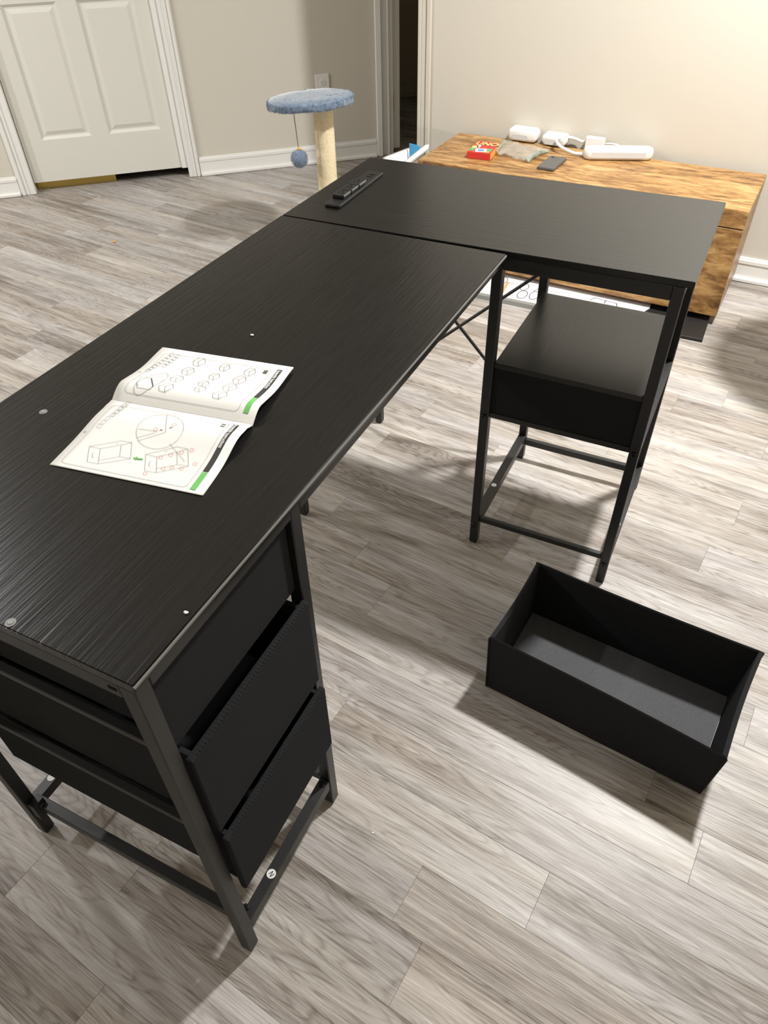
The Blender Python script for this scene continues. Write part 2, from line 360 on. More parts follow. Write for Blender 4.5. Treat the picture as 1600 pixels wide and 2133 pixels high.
# door in the left wall
dr = thing('door_1', 'white panelled door standing shut in the beige wall', 'door', ML @ Vector((-0.45, 0.05, 0))); dr['kind'] = 'structure'
bm = new_bm(); LY0, LY1 = 0.020, 0.055
ST = [(-0.832, -0.735), (-0.500, -0.415), (-0.165, -0.068)]; RL = [(0.045, 0.235), (0.785, 0.92), (1.50, 1.60), (1.90, 2.03)]
for s0, s1 in ST: wbox(bm, ML, s0, s1, LY0, LY1, 0.045, 2.03)
for z0, z1 in RL:
    for s0, s1 in ((-0.735, -0.500), (-0.415, -0.165)): wbox(bm, ML, s0, s1, LY0, LY1, z0, z1)
obj('door_leaf', bm, 'door', dr)
for z0, z1 in ((0.235, 0.785), (0.92, 1.50), (1.60, 1.90)):
    for s0, s1 in ((-0.735, -0.500), (-0.415, -0.165)):
        bm = new_bm(); loops = []
        for g, y in ((0, LY0), (0.012, LY0+0.010), (0.018, LY0+0.010), (0.036, LY0+0.003)):
            loops.append([bm.verts.new(ML @ Vector(p)) for p in ((s0+g, y, z0+g), (s1-g, y, z0+g), (s1-g, y, z1-g), (s0+g, y, z1-g))])
        for A, B in zip(loops, loops[1:]):
            for k in range(4): bm.faces.new((A[k], A[(k+1) % 4], B[(k+1) % 4], B[k]))
        bm.faces.new(loops[-1]); bk = [bm.verts.new(ML @ Vector(p)) for p in ((s0, LY1-0.004, z0), (s1, LY1-0.004, z0), (s1, LY1-0.004, z1), (s0, LY1-0.004, z1))]
        bm.faces.new(bk[::-1])
        for k in range(4): bm.faces.new((loops[0][(k+1) % 4], loops[0][k], bk[k], bk[(k+1) % 4]))
        obj('door_panel', bm, 'door', dr)
bm = new_bm(); cyl(bm, ML @ Vector((-0.77, 0.02, 0.96)), ML @ Vector((-0.77, -0.03, 0.96)), 0.012); cyl(bm, ML @ Vector((-0.77, -0.03, 0.96)), ML @ Vector((-0.77, -0.06, 0.96)), 0.027, 0.022, 20)
obj('door_knob', bm, 'brass', dr)
def casing(bm, Mx, s0, s1, z1, flip=False):
    w = s1-s0
    wbox(bm, Mx, s0, s1, -0.008, -0.0005, 0.001, z1, 0.001)
    for a, b, d in (((0.06, 0.30, 0.016), (0.38, 0.55, 0.013), (0.70, 0.97, 0.011)) if flip else ((0.03, 0.30, 0.011), (0.45, 0.62, 0.013), (0.70, 0.94, 0.016))):
        wbox(bm, Mx, s0+a*w, s0+b*w, -d, -0.006, 0.001, z1, 0.002)
bm = new_bm(); casing(bm, ML, -0.068, -0.008, 2.10); casing(bm, ML, -0.905, -0.832, 2.10, True); wbox(bm, ML, -0.905, -0.008, -0.014, -0.0005, 2.04, 2.10)
struct('trim_1', bm, 'trim', 'white moulded casing around the shut door')
bm = new_bm(); wbox(bm, ML, -0.097, -0.0655, 0.006, 0.0195, 0.045, 2.035)
struct('trim_2', bm, 'trim', 'white door stop strip beside the shut door')
bm = new_bm(); wbox(bm, ML, -0.83, -0.44, 0.060, 0.30, 0.0005, 0.036)
struct('trim_3', bm, 'brass', 'gold coloured threshold strip under the shut door')
# doorway at the far end of the left wall
bm = new_bm(); wbox(bm, ML, 0.955, 0.986, -0.016, -0.0005, 0.001, 2.12, 0.003); wbox(bm, ML, 0.955, 1.72, -0.016, -0.0005, 2.06, 2.12)
struct('trim_4', bm, 'trim', 'white casing edge of the doorway at the corner')
bm = new_bm(); wbox(bm, ML, 0.986, 1.018, 0.004, 0.12, 0.001, 2.058); wbox(bm, ML, 1.018, 1.026, -0.004, 0.11, 0.001, 2.058); wbox(bm, ML, 1.026, 1.052, 0.012, 0.11, 0.001, 2.058)
struct('trim_5', bm, 'trim', 'shaded white jamb boards of the doorway at the corner')
d2 = thing('door_2', 'white door folded back inside the dark doorway', 'door', ML @ Vector((1.08, 0.2, 0))); d2['kind'] = 'structure'
bm = new_bm(); wbox(bm, ML, 1.054, 1.098, 0.04, 0.74, 0.02, 2.03, 0.003); obj('door_leaf', bm, 'door', d2)
bm = new_bm()
for z in (0.25, 1.05, 1.85): cyl(bm, ML @ Vector((1.056, 0.034, z-0.04)), ML @ Vector((1.056, 0.034, z+0.04)), 0.006)
obj('hinge', bm, 'brass', d2)
bm = new_bm(); wbox(bm, MR, -0.014, 0.0, -0.012, 0.10, 0.001, 2.12, 0.002); wbox(bm, MR, 0.0, 0.020, -0.009, -0.0005, 0.001, 2.12, 0.002); wbox(bm, MR, 0.022, 0.042, -0.013, -0.0005, 0.001, 2.12, 0.003)
struct('trim_6', bm, 'wall', 'painted edge trim at the end of the right wall')

# wall socket behind the scratching post
t = thing('wall_outlet', 'white wall outlet plate behind the blue scratching post', 'outlet', ML @ Vector((0.675, -0.003, 0.375)))
bm = new_bm(); rbox(bm, 0.072, 0.116, 0, 0.007, 0.006, ML @ Matrix.Translation((0.675, -0.0005, 0.362)) @ Matrix.Rotation(math.pi/2, 4, 'X')); obj('cover_plate', bm, 'trim', t)
for dz in (0.02, -0.02):
    bm = new_bm(); cyl(bm, ML @ Vector((0.675, -0.007, 0.362+dz)), ML @ Vector((0.675, -0.010, 0.362+dz)), 0.016, 0.0155, 24); f = obj('socket_face', bm, 'trim', t)
    bm = new_bm()
    for dx in (-0.006, 0.006): wbox(bm, ML, 0.675+dx-0.001, 0.675+dx+0.001, -0.0106, -0.0098, 0.364+dz-0.004, 0.364+dz+0.005)
    cyl(bm, ML @ Vector((0.675, -0.0098, 0.352+dz)), ML @ Vector((0.675, -0.0106, 0.352+dz)), 0.0025); obj('slot', bm, 'ink_grey', f)

# ceiling light fixtures; the last one only houses the added fill lamp
for i, ((lx, ly), sz, pw, lc) in enumerate(LIGHTS):
    t = thing('ceiling_light', ['round flush ceiling light above the chest side of the room', 'round flush ceiling light in front of the white door', 'added unseen fill light in the far left corner of the room'][i], 'light', (lx, ly, CH))
    obj('rim', lathe(new_bm(), [(0.0, -0.001), (0.115, -0.001), (0.115, -0.024), (0.100, -0.030), (0.096, -0.024), (0.0, -0.020)], (lx, ly, CH)), 'trim', t)
    obj('diffuser', lathe(new_bm(), [(0.0, -0.0225), (0.095, -0.0225), (0.092, -0.029), (0.0, -0.031)], (lx, ly, CH)), 'lightglass', t)

# ------------------------------------------------------------------ L-shaped desk
H = 0.75
desk = thing('l_shaped_desk', 'black l-shaped desk with steel frame and fabric drawers', 'desk', (-0.1, -0.3, 0))
def part(name, bm, m='steel', parent=None, label=None):
    o = obj(name, bm, m, parent or desk)
    if label: o['label'] = label
    return o
Wd, L1 = 0.457, 0.998
def slab(name, poly, z0, z1, m, edge_pairs):
    bm = prism(new_bm(), poly, z0, z1)
    o = part(name, bm, m)
    return o
bm = prism(new_bm(), [(-0.459, -L1), (0.002, -L1), (0.0095, -0.0075), (-0.457, -0.0105)], 0.738, H)
bmesh.ops.bevel(bm, geom=[e for e in bm.edges], offset=0.0012, segments=2, affect='EDGES')
main_top = part('desk_top', bm, 'top_y', label='long main desk top of black wood grain')
bm = prism(new_bm(), [(-0.456, -0.0085), (0.329, 0.0095), (0.329, 0.396), (-0.453, 0.374)], 0.738, H)
bmesh.ops.bevel(bm, geom=[e for e in bm.edges], offset=0.0012, segments=2, affect='EDGES')
ret_top = part('desk_top', bm, 'top_x', label='side return desk top of black wood grain')
bm = new_bm(); box(bm, 0.0, 0.0024, -L1, -0.01, 0.7463, 0.7488, Matrix(((1, 0.0076, 0, 0.0092), (0, 1, 0, 0), (0, 0, 1, 0), (0, 0, 0, 1))))
part('edge_band', bm, 'edge', main_top, 'pale line along the board edge')
T = 0.020
def leg(x, y, z1=0.738): return part('leg', box(new_bm(), x, x+T, y, y+T, 0.004, z1, None, 0.0015))
def foot(x, y): part('foot_glide', box(new_bm(), x+0.002, x+T-0.002, y+0.002, y+T-0.002, 0.0, 0.006), 'plastic_black')
LEGS = [(-T, -L1), (-Wd, -L1), (-T, -0.730), (-Wd, -0.730), (-Wd, -0.085), (-Wd, 0.362), (-0.0197, 0.0075), (0.2962, 0.0075), (-0.0197, 0.375), (0.2962, 0.375)]
for x, y in LEGS: leg(x, y, 0.7375); foot(x, y)
RZ0, RZ1 = 0.716, 0.738
def rail(x0, x1, y0, y1, z0, z1, name='rail', m='steel'): return part(name, box(new_bm(), x0, x1, y0, y1, z0, z1, None, 0.0012), m)
rail(-Wd+T, -T, -L1, -L1+T, RZ0, RZ1); rail(-Wd+T, -T, -0.730, -0.710, RZ0, RZ1)
rail(-T, 0.0, -L1+T, -0.730, RZ0+0.006, RZ1); rail(-0.016, 0.0005, -0.710, 0.0075, RZ0+0.006, RZ1)
rail(-Wd, -Wd+T, -L1+T, -0.730, RZ0, RZ1); rail(-Wd, -Wd+T, -0.710, -0.085, RZ0, RZ1); rail(-Wd, -Wd+T, -0.065, 0.362, RZ0, RZ1)
rail(0.0003, 0.2962, 0.0075, 0.0275, 0.712, RZ1); rail(0.0003, 0.2962, 0.375, 0.395, RZ0, RZ1)
rail(-0.0197, 0.0003, 0.0275, 0.375, RZ0, RZ1); rail(0.2962, 0.3162, 0.0275, 0.375, RZ0, RZ1); rail(-Wd+T, -0.0197, 0.372, 0.390, RZ0, RZ1)
# low stretchers
def stretcher(x0, x1, y0, y1, z0, z1): return rail(x0, x1, y0, y1, z0, z1, 'stretcher')
stretcher(-Wd+T, -T, -0.985, -0.968, 0.078, 0.100); stretcher(-Wd+T, -T, -0.728, -0.712, 0.072, 0.090)
stretcher(-T, -0.002, -L1+T, -0.730, 0.060, 0.088); stretcher(-Wd, -Wd+T, -L1+T, -0.730, 0.072, 0.094)
stretcher(0.0003, 0.2962, 0.012, 0.024, 0.072, 0.086); stretcher(0.0003, 0.2962, 0.377, 0.391, 0.050, 0.068)
stretcher(-0.0197, 0.0003, 0.0275, 0.375, 0.058, 0.082); stretcher(0.2962, 0.3162, 0.0275, 0.375, 0.058, 0.082)
# drawer runners on the end frame
for z in (0.592, 0.402):
    rail(-Wd+T, -T, -0.984, -0.9725, z-0.004, z+0.005, 'drawer_runner'); rail(-Wd+T, -T, -0.735, -0.722, z-0.004, z+0.005, 'drawer_runner')
# cross brace behind the return
def rod(p, q, r=0.0042): return part('brace_rod', cyl(new_bm(), p, q, r, n=10))
rod((-0.438, 0.379, 0.155), (-0.018, 0.387, 0.545)); rod((-0.438, 0.393, 0.585), (-0.018, 0.387, 0.160))
# bolts and brackets
def bolt(c, d):
    c, d = Vector(c), Vector(d)
    b = part('bolt', cyl(new_bm(), c, c+d*0.004, 0.0060, 0.0050, 14), 'bolt')
    part('bolt_recess', cyl(new_bm(), c+d*0.0038, c+d*0.0043, 0.0024, 0.0024, 6), 'hole', b)
for x in (-0.010, 0.306):
    bolt((x, 0.0073, 0.062), (0, -1, 0)); bolt((x, 0.0073, 0.385), (0, -1, 0))
bolt((-0.010, 0.3755, 0.090), (0, -1, 0)); bolt((0.306, 0.3755, 0.090), (0, -1, 0))
bolt((-0.0195, -0.965, 0.0885), (0, 0, 1)); bolt((-0.011, -0.740, 0.0885), (0, 0, 1))
for x, y in ((-Wd+T, -0.985), (-Wd+T, -0.722)): part('bracket', box(new_bm(), x, x+0.016, y-0.010, y+0.012, 0.070, 0.112, None, 0.001), 'steel')
bolt((-Wd+T+0.016, -0.982, 0.098), (1, 0, 0))
part('slot_hole', box(new_bm(), -0.034, -0.024, -L1-0.0004, -L1+0.002, 0.7255, 0.7300), 'hole')
# round caps and part stickers
def disc(name, c, d, r, m, parent=None, label=None): return part(name, cyl(new_bm(), c, Vector(c)+Vector(d)*0.0006, r, r, 20), m, parent, label)
disc('screw_cap', (-0.387, -0.715, H), (0, 0, 1), 0.0054, 'cap', main_top, 'grey round screw cap'); disc('screw_cap', (-0.153, -0.9915, H), (0, 0, 1), 0.0054, 'cap', main_top, 'grey round screw cap')
for x, y in ((-0.387, -0.715), (-0.153, -0.9915)): disc('cap_mark', (x, y, H+0.0006), (0, 0, 1), 0.0026, 'ink_grey', main_top)
st = disc('part_sticker', (-0.010, -0.905, 0.0881), (0, 0, 1), 0.0075, 'sticker', label='white round sticker lettered n')
bm = add_text(new_bm(), 'N', 0.012, lambda x, y: (-0.010+(x-0.004)*0.6+(y-0.004)*0.5, -0.905+(y-0.004)*0.8-(x-0.004)*0.45, 0.08885)); part('sticker_letter', bm, 'ink', st)
disc('part_sticker', (-0.0095, 0.145, 0.0821), (0, 0, 1), 0.0065, 'sticker', label='white round blank sticker'); disc('part_sticker', (0.306, 0.135, 0.0821), (0, 0, 1), 0.0065, 'sticker', label='white round blank sticker')
disc('part_sticker', (-Wd+0.010, -0.936, 0.0941), (0, 0, 1), 0.0070, 'sticker', label='white round blank sticker')
# shelf compartment under the return
part('shelf_board', box(new_bm(), 0.0006, 0.2958, 0.012, 0.350, 0.503, 0.515, None, 0.001), 'top_shelf', label='black wood shelf under the return')
part('shelf_front', box(new_bm(), 0.0006, 0.2958, 0.013, 0.020, 0.396, 0.5028), 'felt', label='black fabric front below the shelf')
part('shelf_side', box(new_bm(), 0.0006, 0.006, 0.0205, 0.340, 0.396, 0.5028), 'felt'); part('shelf_side', box(new_bm(), 0.2905, 0.2958, 0.0205, 0.340, 0.396, 0.5028), 'felt')
part('shelf_back', box(new_bm(), 0.0006, 0.2958, 0.341, 0.348, 0.396, 0.5028), 'felt'); part('shelf_bottom', box(new_bm(), 0.0062, 0.2902, 0.0205, 0.340, 0.397, 0.402), 'felt')
rail(0.0003, 0.2962, 0.010, 0.022, 0.383, 0.3955, 'rail'); rail(0.0003, 0.2962, 0.334, 0.346, 0.383, 0.3955, 'rail'); rail(-0.0197, 0.0003, 0.0275, 0.375, 0.383, 0.3955, 'rail'); rail(0.2962, 0.3162, 0.0275, 0.375, 0.383, 0.3955, 'rail')
# three fabric drawers in the end frame
def drawer(x1, y0, y1, z0, z1, tilt=0.0):
    x0 = -0.430; w = 0.006
    bm = new_bm(); box(bm, x1-0.010, x1, y0-0.0075, y1+0.006, z0, z1, None, 0.0025, 2); d = part('drawer', bm, 'felt', label='black fabric drawer')
    bm = new_bm(); box(bm, x0, x1-0.0105, y0, y0+w, z0+0.003, z1-0.006); box(bm, x0, x1-0.0105, y1-w, y1, z0+0.003, z1-0.006); box(bm, x0, x0+w, y0+w, y1-w, z0+0.003, z1-0.006); part('drawer_wall', bm, 'felt', d)
    part('drawer_base', box(new_bm(), x0+w, x1-0.0105, y0+w, y1-w, z0+0.003, z0+0.007), 'felt', d)
    bm = new_bm()
    for k in range(46):
        y = y0+0.003 + (y1-y0-0.006)*k/45.0; box(bm, x1-0.0080, x1-0.0002, y, y+0.0018, z1-0.0010, z1+0.0002)
    s = part('top_stitching', bm, 'felt', d); s['kind'] = 'stuff'
drawer(-0.008, -0.969, -0.738, 0.598, 0.722); drawer(0.009, -0.969, -0.737, 0.408, 0.582); drawer(0.017, -0.969, -0.737, 0.236, 0.392)
# built-in power outlet strip of the return top
ps = part('power_strip', rbox(new_bm(), 0.036, 0.215, 0, 0.006, 0.006, rz(math.radians(1.5), (-0.386, 0.170, H)), 4, 0.002), 'plastic_black', None, 'black built-in outlet strip with raised sockets')
for k in range(3):
    y = 0.112 + k*0.0345
    b = obj('socket_block', rbox(new_bm(), 0.027, 0.0325, 0.0062, 0.0135, 0.003, rz(math.radians(1.5), (-0.3872, y, H)), 3, 0.0012), 'plastic_black', ps)
    obj('socket_glint', box(new_bm(), -0.3740, -0.3725, y-0.0145, y+0.0145, H+0.0110, H+0.0140), 'glint', ps)  # thin grey strip paints the highlight along each socket block
    bm = new_bm()
    for dx in (-0.004, 0.004): box(bm, -0.388+dx-0.001, -0.388+dx+0.001, y-0.004, y+0.004, H+0.0134, H+0.0138)
    cyl(bm, (-0.388, y+0.010, H+0.0134), (-0.388, y+0.010, H+0.0138), 0.0022); obj('socket_slots', bm, 'hole', ps)
for dy in (0.0, 0.014): obj('usb_port', box(new_bm(), -0.393, -0.380, 0.236+dy, 0.241+dy, H+0.0058, H+0.0064), 'hole', ps)

# ------------------------------------------------------------------ open instruction booklet
SPN = Vector((-0.317, -0.661, 0)); EH = Vector((0.9883, 0.1524, 0)); EW = Vector((0.1524, -0.9883, 0)); PH, PWd = 0.2035, 0.1355
def zn(wv, hv):          # near page height above the desk top
    lift = 0.35 + 0.65*min(1.0, max(0.0, hv/PH))
    return H + 0.0016 + 0.0010 + 0.0095*lift*math.exp(-((wv-0.036)/0.034)**2) * min(1.0, wv/0.012) + 0.0025*(1-min(1, wv/0.02)) - 0.0012*min(1, wv/PWd)
def zf(wv, hv):          # far page
    k = min(1.0, wv/0.030)
    return H + 0.0040 + 0.0115*math.sin(k*math.pi/2)*math.exp(-max(0.0, wv-0.030)/0.075) + 0.0012*math.sin(wv*60)
def bp(wv, hv, near, dz=0.0):
    p = SPN + EH*hv + EW*(wv if near else -wv); p.z = (zn if near else zf)(abs(wv), hv) + dz
    return p
book = thing('instruction_booklet', 'open white assembly instruction booklet lying on the black desk top', 'booklet', SPN + EH*0.1 + Vector((0, 0, H)))
def page(near, th, w_len, h_shift=0.0, dz=0.0):
    bm = new_bm(); nw, nh = 72, 10; T_, B_ = [], []
    for i in range(nw+1):
        wv = w_len*i/nw; rt, rb = [], []
        for j in range(nh+1):
            hv = h_shift + PH*j/nh; p = bp(wv, hv, near, dz); rt.append(bm.verts.new(p))
            q = p.copy(); q.z = p.z - th; rb.append(bm.verts.new(q))
        T_.append(rt); B_.append(rb)
    for i in range(nw):
        for j in range(nh):
            bm.faces.new((T_[i][j], T_[i+1][j], T_[i+1][j+1], T_[i][j+1])); bm.faces.new((B_[i][j], B_[i][j+1], B_[i+1][j+1], B_[i+1][j]))
        bm.faces.new((T_[i][0], B_[i][0], B_[i+1][0], T_[i+1][0])); bm.faces.new((T_[i+1][nh], B_[i+1][nh], B_[i][nh], T_[i][nh]))
    for j in range(nh):
        bm.faces.new((T_[0][j+1], B_[0][j+1], B_[0][j], T_[0][j])); bm.faces.new((T_[nw][j], B_[nw][j], B_[nw][j+1], T_[nw][j+1]))
    return obj('page', bm, 'paper', book, True)
pgN = page(True, 0.0006, PWd); pgF = page(False, 0.0005, PWd)
page(True, 0.0005, PWd-0.001, 0.0008, -0.0009)
page(False, 0.0018, PWd+0.0022, 0.0010, -0.0012)
pgN['label'] = 'near page with drawer assembly drawing'; pgF['label'] = 'far page with rows of small drawings'
def lines(bm, polys, near, width, dz=0.0007):
    for pl in polys:
        for (w0, h0), (w1, h1) in zip(pl, pl[1:]):
            d = math.hypot(w1-w0, h1-h0)
            if d < 1e-6: continue
            nx, ny = -(h1-h0)/d*width/2, (w1-w0)/d*width/2; n = max(1, int(d/0.003)); prev = None
            for k in range(n+1):
                f = k/n; a = (w0+(w1-w0)*f, h0+(h1-h0)*f)
                u = bm.verts.new(bp(a[0]+nx, a[1]+ny, near, dz)); v = bm.verts.new(bp(a[0]-nx, a[1]-ny, near, dz))
                if prev: bm.faces.new((prev[0], u, v, prev[1]))
                prev = (u, v)
    return bm
def fillrect(bm, w0, w1, h0, h1, near, dz=0.0006, n=40):
    prev = None
    for k in range(n+1):
        wv = w0+(w1-w0)*k/n; a = bm.verts.new(bp(wv, h0, near, dz)); b = bm.verts.new(bp(wv, h1, near, dz))
        if prev: bm.faces.new((prev[0], a, b, prev[1]))
        prev = (a, b)
    return bm
NEAR = {
'grey' : [[(0.0925, 0.0273), (0.0929, 0.0431), (0.1189, 0.0569), (0.1191, 0.0416), (0.0925, 0.0273)], [(0.0929, 0.0431), (0.0732, 0.0757), (0.0997, 0.0896), (0.1189, 0.0569)], [(0.0925, 0.0273), (0.0735, 0.0599), (0.0732, 0.0757)], [(0.081, 0.0652), (0.0999, 0.0747), (0.0997, 0.0896)], [(0.0999, 0.0747), (0.1128, 0.054)], [(0.1018, 0.0401), (0.1036, 0.0392), (0.1098, 0.0424), (0.1104, 0.0449)], [(0.0796, 0.056), (0.0784, 0.0602)], [(0.0879, 0.1035), (0.0885, 0.1193), (0.1145, 0.1332), (0.1153, 0.1182), (0.0879, 0.1035)], [(0.0885, 0.1193), (0.0675, 0.1506), (0.0938, 0.1648), (0.1145, 0.1332)], [(0.0879, 0.1035), (0.0671, 0.1349), (0.0675, 0.1506)], [(0.0754, 0.1395), (0.0942, 0.15), (0.0938, 0.1648)], [(0.0949, 0.1503), (0.1075, 0.1298)], [(0.0975, 0.1166), (0.1001, 0.1155), (0.1062, 0.1183), (0.1064, 0.1214)], [(0.0646, 0.1239), (0.0877, 0.1568)], [(0.0783, 0.1236), (0.0764, 0.1273)], [(0.0125, 0.0911), (0.048, 0.1096)], [(0.048, 0.1096), (0.0693, 0.0809)], [(0.0494, 0.0712), (0.0486, 0.0984)], [(0.0646, 0.077), (0.0506, 0.0973)], [(0.0334, 0.1272), (0.0416, 0.1306), (0.0499, 0.1318), (0.0579, 0.1308), (0.0649, 0.1278), (0.0706, 0.123), (0.0746, 0.1167), (0.0767, 0.1093), (0.0768, 0.1012), (0.0747, 0.093), (0.0707, 0.0852), (0.0649, 0.0784), (0.0578, 0.0729), (0.0497, 0.0691), (0.0412, 0.0675), (0.0329, 0.0681), (0.0254, 0.0709), (0.0193, 0.0758), (0.015, 0.0824), (0.0128, 0.0902), (0.0129, 0.0987), (0.0153, 0.1072), (0.0197, 0.1152), (0.0259, 0.122), (0.0334, 0.1272)], [(0.0581, 0.0157), (0.0591, 0.0215), (0.0532, 0.021), (0.0517, 0.0149), (0.0581, 0.0157)], [(0.05, 0.0167), (0.051, 0.0225), (0.045, 0.0221), (0.0436, 0.0159), (0.05, 0.0167)], [(0.0419, 0.0177), (0.0429, 0.0235), (0.0368, 0.0231), (0.0353, 0.0169), (0.0419, 0.0177)], [(0.0336, 0.0187), (0.0346, 0.0246), (0.0285, 0.0242), (0.027, 0.018), (0.0336, 0.0187)], [(0.0252, 0.0198), (0.0263, 0.0256), (0.0201, 0.0252), (0.0185, 0.019), (0.0252, 0.0198)], [(0.0168, 0.0208), (0.0178, 0.0267), (0.0116, 0.0263), (0.01, 0.02), (0.0168, 0.0208)], [(0.0082, 0.0218), (0.0093, 0.0278), (0.0029, 0.0274), (0.0013, 0.0211), (0.0082, 0.0218)], [(0.0329, 0.0212), (0.0339, 0.0264), (0.028, 0.0261), (0.0267, 0.0204), (0.0329, 0.0212)], [(0.0259, 0.0219), (0.0269, 0.0272), (0.0209, 0.0269), (0.0196, 0.0212), (0.0259, 0.0219)], [(0.0188, 0.0227), (0.0199, 0.028), (0.0138, 0.0277), (0.0124, 0.0219), (0.0188, 0.0227)], [(0.0116, 0.0234), (0.0127, 0.0288), (0.0065, 0.0284), (0.0052, 0.0227), (0.0116, 0.0234)], [(0.0044, 0.0242), (0.0055, 0.0295), (-0.0007, 0.0292), (-0.0021, 0.0234), (0.0044, 0.0242)]] ,
'red' : [[(0.0449, 0.0964), (0.0472, 0.0969), (0.0485, 0.0956), (0.0482, 0.0934), (0.0463, 0.0914), (0.044, 0.091), (0.0427, 0.0922), (0.0431, 0.0945), (0.0449, 0.0964)], [(0.031, 0.1156), (0.0333, 0.116), (0.0347, 0.1148), (0.0343, 0.1125), (0.0324, 0.1106), (0.0301, 0.1102), (0.0288, 0.1115), (0.0291, 0.1137), (0.031, 0.1156)], [(0.0876, 0.1269), (0.0897, 0.1273), (0.0909, 0.1261), (0.0906, 0.1239), (0.0889, 0.1221), (0.0868, 0.1217), (0.0856, 0.123), (0.0859, 0.1251), (0.0876, 0.1269)], [(0.0809, 0.1369), (0.083, 0.1372), (0.0842, 0.136), (0.0839, 0.1339), (0.0822, 0.1321), (0.0801, 0.1317), (0.0788, 0.133), (0.0791, 0.1351), (0.0809, 0.1369)], [(0.0738, 0.1478), (0.076, 0.1482), (0.0772, 0.1469), (0.0769, 0.1448), (0.0752, 0.143), (0.073, 0.1427), (0.0718, 0.1439), (0.0721, 0.146), (0.0738, 0.1478)], [(0.0676, 0.1587), (0.0697, 0.159), (0.071, 0.1578), (0.0707, 0.1557), (0.0689, 0.1539), (0.0668, 0.1536), (0.0655, 0.1548), (0.0658, 0.157), (0.0676, 0.1587)], [(0.0877, 0.173), (0.0898, 0.1733), (0.091, 0.1721), (0.0907, 0.17), (0.089, 0.1683), (0.0869, 0.168), (0.0857, 0.1693), (0.086, 0.1713), (0.0877, 0.173)], [(0.0994, 0.1612), (0.1014, 0.1615), (0.1026, 0.1603), (0.1023, 0.1583), (0.1007, 0.1566), (0.0986, 0.1562), (0.0974, 0.1575), (0.0977, 0.1595), (0.0994, 0.1612)], [(0.1006, 0.1489), (0.1026, 0.1493), (0.1038, 0.1481), (0.1035, 0.146), (0.1019, 0.1443), (0.0998, 0.1439), (0.0986, 0.1451), (0.0989, 0.1472), (0.1006, 0.1489)], [(0.1053, 0.1402), (0.1073, 0.1405), (0.1086, 0.1393), (0.1083, 0.1372), (0.1066, 0.1355), (0.1046, 0.1351), (0.1034, 0.1364), (0.1037, 0.1384), (0.1053, 0.1402)], [(0.119, 0.1237), (0.121, 0.1241), (0.1222, 0.1229), (0.1219, 0.1208), (0.1203, 0.119), (0.1183, 0.1186), (0.1171, 0.1198), (0.1174, 0.1219), (0.119, 0.1237)]] ,
'dark' : [[(0.0456, 0.1), (0.0454, 0.1037)], [(0.0401, 0.1106), (0.0368, 0.1132)]] ,
}
